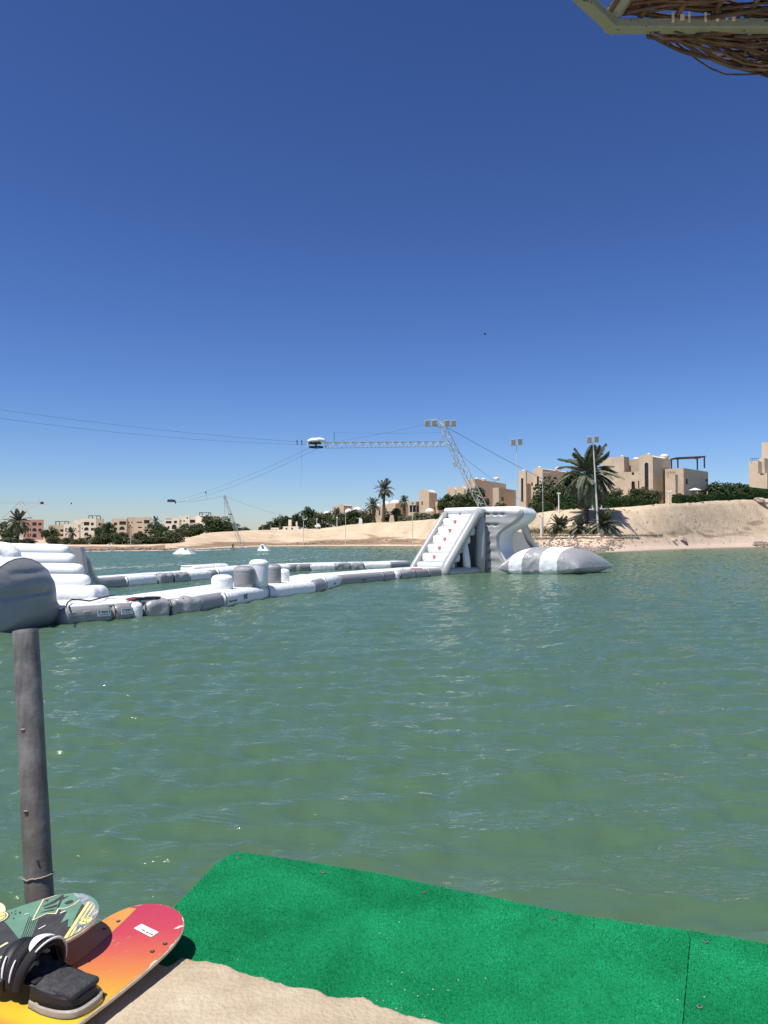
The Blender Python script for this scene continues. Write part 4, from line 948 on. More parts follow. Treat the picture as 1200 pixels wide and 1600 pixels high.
mb = MB(); mb.prism([rw_(.1, .2, -.1), rw_(.1, .2, HR-.3), rw_(1.0, .2, HR-.3), rw_(1.0, .2, -.1)], bR*2.9); mb.build('core', 'pvc_gray', WS)
pts = [(P(x, y, 60.2)) for x, y in ((814, 803), (818, 818), (821.5, 830), (826, 842), (833, 852), (843, 860), (850, 868))]
mb = MB(); mb.tube(pts, [.3, .3, .3, .29, .27, .25, .25], 16); mb.build('side_tube', 'pvc_gray', WS, True)
mb = MB(); mb.prism(list(reversed([P(x, y, 60.1) for x, y in ((800, 830), (818, 832), (822, 844), (830, 855), (842, 866), (800, 875))])), (.1, .3, 0)); mb.build('far_panel', 'pvc_light', WS)
for y in (811, 842, 861):
    c = P(752.5, y, 55.6); mb = MB(); mb.rbox(c, (.14, .3, .16), .04, .3, 2, 1, dent=.02, dfreq=8); mb.build('strap', 'black', WS)
for y in (803, 826, 850, 875):  # black strips put in for the shade of the gap beside the tower
    c = P(751, y, 56.4); mb = MB(); mb.box(c, (.12, .12, 1.2), .3); mb.build('gap_shade', 'black', WS)
# ------------------------------------------------------------ blob pillow
nlC, nrC, frC = Vector((7.86, 53.2, 0)), Vector((13.2, 52.4, 0)), Vector((16.7, 56.0, 0)); flC = nlC+(frC-nrC)*.72
BL = empty('blob_pillow', ((nlC+frC)/2).to_tuple(), 'big striped white and grey air pillow floating at the foot of the slide', 'inflatable')
def blob(u, ang):
    # section loop at u: half ellipse above and below, pinched to a flat seam at both ends
    v_ = .5-.5*math.cos(ang); 
    base = (nlC*(1-u)+nrC*u)*(1-v_)+(flC*(1-u)+frC*u)*v_
    up = math.sin(ang)
    hprof = (max(0, 1-abs(2*u-1)**3.6))**.58*(1-.10*u)
    lift = .36+.08*u
    squeeze = 1-.10*hprof
    mid = (nlC*(1-u)+nrC*u)*.5+(flC*(1-u)+frC*u)*.5; base = mid+(base-mid)*squeeze
    pk = 0
    if u > .66 or u < .12:
        e_ = (u-.66)/.34 if u > .66 else (.12-u)/.12
        pk = .035*math.sin(v_*PI*22+3*noise.noise(Vector((u*6, v_*9, 0))))*e_*abs(math.sin(ang))**.4
    hh = (1.52 if up > 0 else .75)*hprof
    z = lift+hh*math.copysign(abs(up)**.72, up)+pk*hprof+.03*noise.noise(Vector((u*7, v_*7, up*2)))*hprof
    wr = .05*noise.noise(Vector((u*16, ang*5, 2)))*hprof*max(0, 1-abs(up))
    return Vector((base.x, base.y-wr, z))
STR = [(0, .12, 'pvc_wrinkle_gray'), (.12, .28, 'pvc_wrinkle'), (.28, .50, 'pvc_wrinkle_gray'), (.50, .72, 'pvc_wrinkle'), (.72, 1.0, 'pvc_wrinkle_gray')]
for u0, u1, m_ in STR:
    mb = MB(); mb.grid(lambda a, b: blob(u0+(u1-u0)*b, a*2*PI), 96, 34, True); mb.build('stripe', m_, BL, True)
# ------------------------------------------------------------ kicker ramps on the far water
M['kicker'] = mat('pale ramp', (.48, .53, .53), .5, .06)
def kicker(label, xl, xr, yb, xt0, xt1, yt, hole=False):
    a, b = G(xl, yb), G(xr, yb); d = a.y; t0, t1 = P(xt0, yt, d+1.2), P(xt1, yt, d+1.2)
    root = empty('kicker_ramp', ((a+b)/2).to_tuple(), label, 'ramp', 'kicker ramps on the lagoon')
    bk = Vector((0, 3.0, 0)); v = [a, b, b+bk, a+bk, t0, t1, t1+Vector((0, .8, 0)), t0+Vector((0, .8, 0))]
    v = [Vector((q.x, q.y, -.1)) if i < 4 else q for i, q in enumerate(v)]
    mb = MB(); mb.add(v, [(3, 2, 1, 0), (4, 5, 6, 7), (0, 1, 5, 4), (1, 2, 6, 5), (2, 3, 7, 6), (3, 0, 4, 7)]); mb.build('deck', 'kicker', root)
    if not hole:
        q = [P(288.5, 857, d+1.1), P(292, 857, d+1.1), G(294.5, 865.6)+Vector((0, -.03, 0)), G(289.5, 865.6)+Vector((0, -.03, 0))]; off = Vector((0, -.35, .06))
        mb = MB(); mb.prism([p+off for p in q], (0, .03, 0)); mb.build('dark_panel', 'pvc_gray', root)
    else:
        c = P(410, 853.3, d+.6); mb = MB(); mb.tube([c+Vector((0, -.25, 0)), c+Vector((0, .1, 0))], .2, 12); mb.build('target', 'pvc_gray', root)
kicker('low white kicker ramp with a grey stripe, nearest on the far water', 267, 300.5, 866, 281, 291, 856.2)
kicker('white pointed kicker ramp with a grey round mark', 400.5, 420.5, 861, 408, 411.5, 850.3, True)
# foam of wakes
fo = []
def foam(p0, p1, n, spread, smin, smax):
    for i in range(n):
        t_ = random.random(); x = p0[0]+(p1[0]-p0[0])*t_; y = p0[1]+(p1[1]-p0[1])*t_+random.gauss(0, spread)
        c = G(x, y, .035); s_ = random.uniform(smin, smax)
        fo.append([(c.x-s_*2, c.y, c.z), (c.x+s_*.3, c.y-s_*.5, c.z+.02), (c.x+s_*2, c.y, c.z), (c.x-s_*.2, c.y+s_*.6, c.z+.02)])
foam((140, 889), (300, 881), 150, 1.6, .05, .22); foam((420, 877), (600, 864), 90, 1.0, .05, .25); foam((300, 860.8), (362, 858.6), 240, .35, .1, .5); foam((402, 866), (422, 865.5), 40, .6, .1, .4)
foam((440, 869), (600, 862), 70, 1.0, .05, .25); foam((330, 880), (480, 872), 60, 1.6, .04, .2)
M['foam'] = mat('foam', (.78, .80, .80), .9, .05)
me = quads('wake_foam', np.array(fo), 'foam'); o = bpy.data.objects.new('wake_foam', me); COL.objects.link(o); tag(o, 'broken white foam streaks of wakes on the far water', 'foam', kind='stuff')
# ------------------------------------------------------------ buildings
def slope_x(x): return (x-600)/1200
class House:
    def __init__(s, name, label, x, d, theta, wall, cat='building', group=None):
        g = at(x, d); s.root = empty(name, g.to_tuple(), label, cat, group); s.th = R(theta); s.wall = wall
    # a block seen over its near corner: left face between px xl..xc, right face xc..xr; heights by pixel row at the corner
    def block(s, xl, xc, xr, yt, d, base=None, lw=(), rw=(), wall=None, parapet=.35, roof=None, dome=None, yb=None, arch=None, theta=None):
        th = s.th if theta is None else R(theta); mc, ml, mr = slope_x(xc), slope_x(xl), slope_x(xr)
        C = Vector((mc*d, d, 0)); uL = Vector((-math.cos(th), math.sin(th), 0)); uR = Vector((math.sin(th), math.cos(th), 0))
        a = (mc-ml)*d/(math.cos(th)+ml*math.sin(th)) if xc > xl else 0
        den = math.sin(th)-mr*math.cos(th)
        b = (mr-mc)*d/den if (xr > xc and den > .08) else 6.0
        b = min(b, 26); a = max(a, .5)
        zb = (gz(C.x, C.y)-.6) if base is None else base
        if yb is not None: zb = CAMZ+(838-yb)/1200*d
        zt = CAMZ+(838-yt)/1200*d
        wm = wall or s.wall
        nL = Vector((-math.sin(th), -math.cos(th), 0)); nR = Vector((math.cos(th), -math.sin(th), 0))
        def onface(n_, u, x, y):
            r = ray(x, y); o_ = Vector((0, 0, CAMZ)); k = (C-o_).dot(n_)/r.dot(n_); p = o_+r*k; return (p-C).dot(u), p.z
        mbw = MB(); wins = []
        def face(u, n_, L, ops):
            rects = []
            for op in ops:
                x0, x1, y0, y1 = op[:4]; k0, za = onface(n_, u, x0, y0); k1, zb_ = onface(n_, u, x1, y1); lo, hi = sorted((k0, k1)); z1, z0 = max(za, zb_), min(za, zb_)
                lo, hi = max(.05, lo), min(L-.05, hi); z0 = max(z0, zb+.02); z1 = min(z1, zt-.05)
                if hi-lo > .1 and z1-z0 > .1: rects.append((lo, hi, z0, z1, op[4] if len(op) > 4 else 0))
            us = sorted(set([0, L]+[q for r_ in rects for q in r_[:2]])); zs = sorted(set([zb, zt]+[q for r_ in rects for q in r_[2:4]]))
            pt = lambda k, z, dp=0: C+u*k+Vector((0, 0, z))-n_*dp
            flip = (u.cross(Vector((0, 0, 1)))).dot(n_) < 0
            def q4(p, q, r_, t_): mbw.add([p, q, r_, t_] if not flip else [t_, r_, q, p], [(0, 1, 2, 3)])
            for i in range(len(us)-1):
                for j in range(len(zs)-1):
                    cu, cz_ = (us[i]+us[i+1])/2, (zs[j]+zs[j+1])/2
                    if any(r_[0] < cu < r_[1] and r_[2] < cz_ < r_[3] for r_ in rects): continue
                    q4(pt(us[i], zs[j]), pt(us[i+1], zs[j]), pt(us[i+1], zs[j+1]), pt(us[i], zs[j+1]))
            for (k0, k1, z0, z1, arc) in rects:
                dp = .3
                q4(pt(k0, z0), pt(k0, z0, dp), pt(k0, z1, dp), pt(k0, z1)) ; q4(pt(k1, z0, dp), pt(k1, z0), pt(k1, z1), pt(k1, z1, dp))
                q4(pt(k0, z0), pt(k1, z0), pt(k1, z0, dp), pt(k0, z0, dp)); q4(pt(k0, z1, dp), pt(k1, z1, dp), pt(k1, z1), pt(k0, z1))
                if arc:
                    rr_ = (k1-k0)/2; hh = min(rr_, (z1-z0)*.9); kc = (k0+k1)/2; zc = z1-hh; N = 6
                    ar = [(kc-rr_*math.cos(PI*i/(2*N)), zc+hh*math.sin(PI*i/(2*N))) for i in range(N+1)]
                    for i in range(N):
                        mbw.add([pt(k0, z1, .004), pt(*ar[i], .004), pt(*ar[i+1], .004)], [(0, 1, 2)]); mbw.add([pt(k1, z1, .004), pt(2*kc-ar[i+1][0], ar[i+1][1], .004), pt(2*kc-ar[i][0], ar[i][1], .004)], [(0, 1, 2)])
                wins.append(((k0, k1, z0, z1), u, n_, pt))
        face(uL, nL, a, lw); face(uR, nR, b, rw)
        p0, p1, p2, p3 = C+uL*a, C, C+uR*b, C+uL*a+uR*b
        up = lambda p, z: Vector((p.x, p.y, z))
        mbw.add([up(p2, zb), up(p3, zb), up(p3, zt), up(p2, zt)], [(0, 1, 2, 3)]); mbw.add([up(p3, zb), up(p0, zb), up(p0, zt), up(p3, zt)], [(0, 1, 2, 3)])
        rz = zt-parapet; ins = .25
        ctr = (p0+p2)/2
        inn = [q+(ctr-q).normalized()*ins*1.4 for q in (p0, p1, p2, p3)]
        for (q, r_, q2, r2) in ((p0, p1, inn[0], inn[1]), (p1, p2, inn[1], inn[2]), (p2, p3, inn[2], inn[3]), (p3, p0, inn[3], inn[0])):
            mbw.add([up(q, zt), up(r_, zt), up(r2, zt), up(q2, zt)], [(0, 1, 2, 3)]); mbw.add([up(q2, zt), up(r2, zt), up(r2, rz), up(q2, rz)], [(0, 1, 2, 3)])
        wo_ = mbw.build('wall', wm, s.root)
        mb = MB(); mb.add([up(q, rz) for q in inn], [(0, 1, 2, 3)]); mb.build('roof', 'roofwhite', s.root)
        for (k0, k1, z0, z1), u, n_, pt in wins:
            mb = MB(); mb.add([pt(k0-.02, z0-.02, .22), pt(k1+.02, z0-.02, .22), pt(k1+.02, z1+.02, .22), pt(k0-.02, z1+.02, .22)], [(0, 1, 2, 3)]); wo2 = mb.build('window', 'glass', s.root)
            if (k1-k0) > .5:
                mb = MB(); t_ = .05
                q = (k0+k1)/2; mb.prism([pt(q-t_/2, z0, .215), pt(q+t_/2, z0, .215), pt(q+t_/2, z1, .215), pt(q-t_/2, z1, .215)], n_*.05); mb.build('mullion', 'wood_dark', wo2)
                if z1-z0 > 2:
                    for q in np.arange(z0+1.2, z1-.3, 1.3): mb = MB(); mb.prism([pt(k0, q, .212), pt(k1, q, .212), pt(k1, q+.08, .212), pt(k0, q+.08, .212)], n_*.053); mb.build('transom', 'wood_dark', wo2)
        if arch:                                       # rounded gable standing on the left face, with a barrel vault running back
            rise = arch*d/1200; N = 14; L = a; pr = [(L/2-L/2*math.cos(PI*i/N), rise*math.sin(PI*i/N)) for i in range(N+1)]
            poly = [C+uL*k+Vector((0, 0, zt-.002+z)) for k, z in pr]
            mb = MB(); mb.prism(poly, uR*.35); mb.build('gable', wm, s.root)
            poly = [C+uL*(k*.96+L*.02)+uR*.35+Vector((0, 0, zt-.05+z*.93)) for k, z in pr]; mb = MB(); mb.prism(poly, uR*max(.5, b-.4)); mb.build('vault', 'roofwhite', s.root, False)
        s.last = (C, uL, uR, a, b, zb, zt); return s.last
    def dome(s, x, y, wpx, d, hpx=None, m='roofwhite'):
        c = P(x, y, d); r_ = wpx/2*d/1200; h = (hpx or wpx*.4)*d/1200
        mb = MB(); mb.lathe(c, [(r_*math.cos(PI/2*i/7)+.003, h*math.sin(PI/2*i/7)) for i in range(8)], 18); dm = mb.build('dome', m, s.root, True)
        mb = MB(); mb.lathe(c-Vector((0, 0, .5)), [(r_*1.04, 0), (r_*1.04, .52), (r_*.98, .54)], 18); mb.build('drum', s.wall, dm)
        return dm
    def pergola(s, x0, x1, yt, yb, d, depth=4.0, tilt=0):
        a, b = P(x0, yt, d), P(x1, yt-tilt, d); zb = P(x0, yb, d).z
        root = s.root; bk = Vector((.3, depth, 0)); pg = MB()
        for p in (a, b): pg.prism([p+Vector((-.1, -.1, 0)), p+Vector((.1, -.1, 0)), p+Vector((.1, depth+.4, 0)), p+Vector((-.1, depth+.4, 0))], (0, 0, .18))
        po = pg.build('pergola_beam', 'wood_dark', root)
        for q in (a, b, a+bk, b+bk):
            m_ = MB(); m_.box((q.x, q.y, (zb+q.z)/2), (.28, .28, q.z-zb+.1)); m_.build('pergola_post', 'wood_dark', root)
        n = 9
        for i in range(n):
            yv = -.3+(depth+.6)*i/(n-1); m_ = MB(); m_.prism([a+Vector((-.5, yv, .18)), b+Vector((.5, yv, .18)), b+Vector((.5, yv+.14, .18)), a+Vector((-.5, yv+.14, .18))], (0, 0, .12)); m_.build('pergola_slat', 'wood_dark', root)
GRPV = 'sand coloured villas on the bank'
# villa with the roof pergola
H1 = House('villa', 'sand coloured villa with tall arched window and dark roof pergola', 1030, 186, 44, 'stucco')
H1.block(940, 976, 984, 713, 190, yb=800)
H1.block(976, 1000, 1012, 717, 191, wall='stucco_dark', yb=800)
H1.block(976, 1003, 1008, 736, 186, yb=800, lw=[(986.5, 992, 752, 769, 1), (997, 1000.5, 751, 763, 1), (987, 991, 737, 742)], parapet=.3)
H1.block(999.5, 1021, 1048.5, 713.5, 183.5, yb=800, lw=[(1007, 1013.5, 723, 768, 1)], arch=4.5)
H1.block(1040, 1069, 1107.5, 731, 184, yb=800, rw=[(1071.5, 1075.5, 748, 757), (1102, 1106.5, 748, 753)], lw=[(1041, 1054, 749.5, 753.5), (1044, 1046, 758, 761.5)])
H1.block(1040, 1056, 1060, 741, 182, yb=800, lw=[(1049, 1054, 776.5, 786, 1)])
H1.dome(1038, 713, 13, 190, 3.5); H1.dome(994, 717.5, 10, 193, 3); H1.dome(1014, 709.5, 5, 187, 1.5); H1.dome(972, 713, 5, 191, 1.5)
H1.pergola(1059, 1100.5, 716.5, 731, 188, 5, 2.2)
mb = MB(); a, b = P(1042, 737.5, 183), P(1055, 737.5, 183)
for i in range(6): mb.tube([a+(b-a)*(i/5), a+(b-a)*(i/5)-Vector((0, 0, .7))], .04, 5)
mb.tube([a, b], .05, 5); mb.build('railing', 'wood_dark', H1.root)
# villa with two slit windows
H2 = House('villa', 'sand coloured villa with two tall slit windows behind the leafy tree', 850, 200, 40, 'stucco_pink')
H2.block(811, 822, 824, 736, 200, yb=800, lw=[(814, 817.8, 747, 784, 1)], arch=1.5)
H2.block(820, 835, 838, 739, 201, yb=800, lw=[(830, 832.5, 754, 759), (833.5, 835, 744, 750)])
H2.block(833, 848.5, 905, 732.5, 199, yb=800, lw=[(838.8, 842.3, 744, 764, 1), (831, 834.5, 768, 777, 1)], arch=2.2)
H2.dome(819, 735.5, 6, 203, 2); H2.dome(843, 730, 5, 203, 1.5); H2.dome(872, 732, 9, 205, 2.5)
# broad villa behind the lattice mast
H3 = House('villa', 'broad plain sand villa with small roof domes behind the lattice mast', 770, 215, 30, 'stucco_pink')
H3.block(728, 742, 791, 748, 222, yb=802, lw=[(731, 733.5, 762, 768), (743.5, 746, 759, 766)])
H3.block(770, 779.5, 806.5, 762, 208, yb=802, rw=[(783, 787.5, 776, 783)], wall='stucco')
H3.dome(745, 748, 5, 226, 2); H3.dome(755.5, 749, 6, 226, 2); H3.dome(775.5, 748, 9, 226, 2.5)
# vaulted houses
H4 = House('villa', 'sand house with arched tower and lunette window left of the stair tower', 670, 240, 32, 'stucco')
H4.block(655, 670.5, 683, 770, 238, yb=815, lw=[(660, 666.5, 767.6, 770.5, 1), (658.6, 660.6, 783.5, 789)], arch=6)
H4.block(668, 685, 700, 784, 240, yb=815, lw=[(674, 679, 791, 797)])
H4.block(638, 650, 656, 783.5, 243, yb=815, lw=[(640, 655, 789.5, 800)], rw=[(651, 655, 790, 801)])
H4.dome(671.5, 800.5, 15, 232, 6.5)
H4b = House('villa', 'pair of barrel vaulted sand houses behind the dark trees', 715, 255, 30, 'stucco')
H4b.block(698.5, 712, 716, 768, 256, yb=815, lw=[(702, 707.5, 764.5, 767.3, 1)], arch=8)
H4b.block(713, 725, 734, 766, 254, yb=815, lw=[(715.5, 721.5, 763.2, 765.8, 1)], arch=7.5)
H5 = House('villa', 'low sand house with a row of white domes between two palms', 610, 250, 30, 'stucco')
H5.block(574, 600, 611, 793, 256, yb=818, lw=[(578, 580, 797, 805, 1), (585, 587, 797, 805, 1), (592, 594, 797, 805, 1)])
H5.block(598, 618, 641, 787.5, 250, yb=818, lw=[(602, 604, 793, 801, 1)])
H5.dome(603, 789.5, 14, 258, 6.5); H5.dome(618.5, 787, 18, 254, 6); H5.dome(590, 793, 10, 262, 5); H5.dome(578, 795, 8, 262, 5)
H5.block(636, 642, 656, 784, 262, yb=818)
H6 = House('villa', 'small sand house with two vaulted roofs above the hedge trees', 535, 280, 32, 'stucco')
H6.block(519.5, 528, 530, 791.5, 280, yb=822, arch=1.0); H6.block(529, 537, 550, 789.5, 278, yb=822, arch=1.5)
H6.dome(511, 804.5, 12, 272, 6); H6.dome(545, 801, 13, 270, 6.5); H6.dome(558.5, 798.5, 15, 268, 6.5)
H6.block(550, 560, 576, 798.5, 272, yb=822)
H7 = House('villa', 'tall stepped sand villa cut off by the right picture edge', 1190, 225, 42, 'stucco_pink')
H7.block(1171.5, 1186, 1260, 720, 226, yb=800); H7.block(1186, 1196, 1260, 715, 228, yb=800, rw=[(1187.5, 1194.5, 738.5, 742)])
H7.block(1192, 1205, 1270, 690, 232, yb=800); H7.block(1186, 1200, 1260, 739, 223, yb=800, lw=[(1187.5, 1193.8, 738.7, 741.8)])
mb = MB(); a, b = P(1173, 720.5, 227), P(1186, 720, 227); [mb.tube([a+(b-a)*(i/4), a+(b-a)*(i/4)+Vector((0, 0, .8))], .06, 5) for i in range(5)]; mb.tube([a+Vector((0, 0, .8)), b+Vector((0, 0, .8))], .06, 5); mb.build('railing', 'wood_dark', H7.root)
# far apartment blocks at left: facade towards us, right side turned away
def win_rows(x0, x1, cols, ys, arched=()):
    out = []
    for i, (a, b) in enumerate(cols):
        for j, (c, d) in enumerate(ys): out.append((a, b, c, d, 1 if (i, j) in arched else 0))
    return out
L1 = House('apartment_block', 'terracotta apartment block behind the left palm', 52, 380, -10, 'stucco_red')
YS = [(817, 820.5), (825, 830), (834, 839)]
L1.block(36, 50, 52, 812.5, 382, yb=846, lw=win_rows(0, 0, [(37.5, 39.5), (43, 45)], YS))
L1.block(46, 67, 68, 812, 379, yb=846, lw=[(50.5, 57, 816, 821.5), (50.5, 57.2, 825, 830.5, 1), (50.5, 57.2, 833.5, 840, 1), (60, 65, 817, 821), (60, 65, 826, 830), (46.8, 48.5, 825, 830), (46.8, 48.5, 834, 839)], theta=-6)
L2 = House('apartment_block', 'cream apartment block with roof pergola, brightest of the far blocks', 130, 385, -12, 'stucco_cream')
L2.block(76, 84, 85, 820.5, 390, yb=846, wall='stucco_tan'); L2.block(84, 100, 101, 820, 388, yb=846, wall='stucco_tan', lw=[(94, 99, 827, 831), (94, 99, 834.5, 838)])
L2.block(100, 124, 126, 819, 388, yb=846, lw=[(102, 104, 825.5, 830), (102, 104, 833.5, 837.5), (107, 110.5, 825, 830), (117, 119, 825, 827), (122.4, 123.6, 820.5, 824), (122.4, 123.6, 828.5, 832)])
L2.block(115, 127, 128, 812.5, 392, yb=846)
L2.block(126, 150, 151, 810.3, 384, yb=846, lw=[(131, 139.5, 815.5, 821), (131.5, 138.5, 823.8, 829, 1), (131.5, 138.5, 832, 837, 1), (142, 146.5, 816.5, 821), (142, 146.5, 825, 829), (128, 129.4, 816.3, 818.3), (128, 129.4, 824.5, 826.5)], rw=[(150.8, 150.9, 816, 820)])
L2.block(151, 161, 162, 810.5, 402, yb=846, lw=[(154, 157, 817, 821.5)], wall='stucco_tan')
L2.pergola(87.2, 101.5, 815.3, 822, 388, 4); L2.pergola(139, 151.5, 806.3, 811, 388, 4)
L3 = House('apartment_block', 'tan apartment block with dark balconies behind the shore bushes', 205, 385, -8, 'stucco_tan')
L3.block(174.5, 198, 199, 810.3, 386, yb=846, lw=[(178, 183, 816.5, 820.5), (178, 183, 824, 828), (186.5, 197, 814.5, 820), (186.5, 195, 822.5, 828, 1), (187, 194, 831, 835, 1)])
L3.block(198, 210, 211, 808, 388, yb=846, lw=[(200.5, 202.5, 815.5, 817.5), (205, 207, 815.5, 817.5), (203, 205, 820.5, 822.5), (200.5, 202.5, 823.5, 825), (205, 207, 823.5, 825)])
L3.block(210, 224.5, 225, 808.5, 385, yb=846, lw=[(213.5, 222, 815, 817), (215.5, 222, 823, 825), (215.5, 222, 830, 835)])
L3.block(224, 235, 236, 808, 384, yb=846, lw=[(225, 233.5, 812.5, 818), (226, 230.5, 823, 824.5), (226, 230.5, 831, 833)])
L4 = House('apartment_block', 'pale cream apartment block above the dark trees with roof canopy', 290, 360, -8, 'stucco_cream')
L4.block(257, 280, 281, 809.5, 360, yb=846, lw=[(259, 268, 814, 818), (272, 276.5, 813.5, 818), (261.5, 265, 822, 826.5), (268.5, 276, 819.5, 827, 1), (258.5, 268.5, 809.8, 811.5)])
L4.block(280, 296, 297, 806.8, 362, yb=846, lw=[(281.5, 284, 813, 815), (286.5, 289, 813, 815), (291.5, 293.5, 807.8, 810.5)])
L4.block(294, 310, 311, 807.5, 366, yb=846, lw=[(292, 305, 812, 817), (306, 309, 812, 816)])
L4.block(306, 321, 333, 805.8, 364, yb=846, lw=[(313, 318, 806.5, 808.3)], theta=20); L4.block(333, 342, 345, 806, 372, yb=846, wall='stucco_tan')
L4.pergola(312, 325.5, 801.6, 806, 366, 4)
L5 = House('apartment_block', 'sliver of a cream block at the far left picture edge', 0, 385, -8, 'stucco_cream'); L5.block(-30, 3, 4, 821, 385, yb=846, lw=[(-4, -1, 826, 830), (0, 2, 830, 836)])
L6 = House('garden_pavilion', 'small pale garden pavilion in front of the dark hillside trees', 455, 250, 10, 'stucco_cream', 'pavilion')
L6.block(442, 466, 468, 822.5, 250, yb=830, lw=[(446, 449, 825, 828.5), (455, 458, 825, 828.5)]); L6.block(450.5, 455, 456, 812, 254, yb=830); L6.block(462.5, 464.5, 465, 815, 252, yb=830)
L7 = House('garden_pavilion', 'tiny arched pale hut on the dune crest left of the pavilion', 430, 245, 10, 'stucco_cream', 'pavilion'); L7.block(422.5, 435.5, 436, 824.5, 245, yb=831, lw=[(424.5, 427.5, 827, 830, 1), (430, 433, 827, 830, 1)])

# ------------------------------------------------------------ vegetation
def crown_mesh(name, m, seed, n=2200, nclump=26, leaf=.075, flat=.8):
    rg = np.random.default_rng(seed); cl = []
    while len(cl) < nclump:
        p = rg.uniform(-1, 1, 3)
        if .25 < np.linalg.norm(p) < .8 and p[2] > -.62: cl.append(p)
    cl = np.array(cl); rad = rg.uniform(.22, .42, nclump)
    k = rg.integers(0, nclump, n); d = rg.normal(size=(n, 3)); d /= np.linalg.norm(d, axis=1)[:, None]
    c = cl[k]+d*rad[k][:, None]*(rg.random(n)**.35)[:, None]; c[:, 2] = c[:, 2]*flat+.0
    a = rg.normal(size=(n, 3)); a /= np.linalg.norm(a, axis=1)[:, None]; b = np.cross(a, d+rg.normal(size=(n, 3))*.6); b /= np.linalg.norm(b, axis=1)[:, None]+1e-9
    s = leaf*rg.uniform(.6, 1.5, n)[:, None]
    co = np.stack([c-a*s, c-b*s*.55, c+a*s, c+b*s*.55], 1)
    return quads(name, co, m)
CR = {k: [crown_mesh('crown', m, sd+i) for i in range(3)] for k, m, sd in (('a', 'leaf_a', 10), ('b', 'leaf_b', 20), ('c', 'leaf_c', 30))}
mb = MB(); mb.tube([(0, 0, -.6), (.05, .02, .5), (0, 0, 1.0)], [.06, .045, .03], 7); 
for a in (.3, 2.4, 4.4): mb.tube([(.02, .01, .6), (.3*math.cos(a), .3*math.sin(a), 1.05)], [.03, .012], 5)
TRK = mkmesh('trunk', mb.v, mb.f, 'bark', True)
rv = random.Random(11)
def tree(label, x, ytop, ybot, wpx, d, kind='a', name='tree', group=None, cat='tree', trunk=.25):
    g = at(x, d); sc = d/1200; zt = CAMZ+(838-ytop)*sc; zb = min(CAMZ+(838-ybot)*sc, g.z+2.5); zb = max(zb, g.z-.5)
    root = empty(name, (g.x, g.y, g.z), label, cat, group)
    hz = max(.4, (zt-zb)/2*1.28); r_ = wpx/2*sc*1.38; cz_ = (zt+zb)/2-g.z
    inst('crown', rv.choice(CR[kind]), root, (0, 0, cz_), (0, 0, rv.random()*6.28), (r_, r_*.9, hz/.8))
    inst('trunk', TRK, root, (0, 0, 0), (0, 0, rv.random()*6), (max(1, r_*.6), max(1, r_*.6), max(.5, cz_)))
    return root
GT = 'trees and shrubs along the far bank'
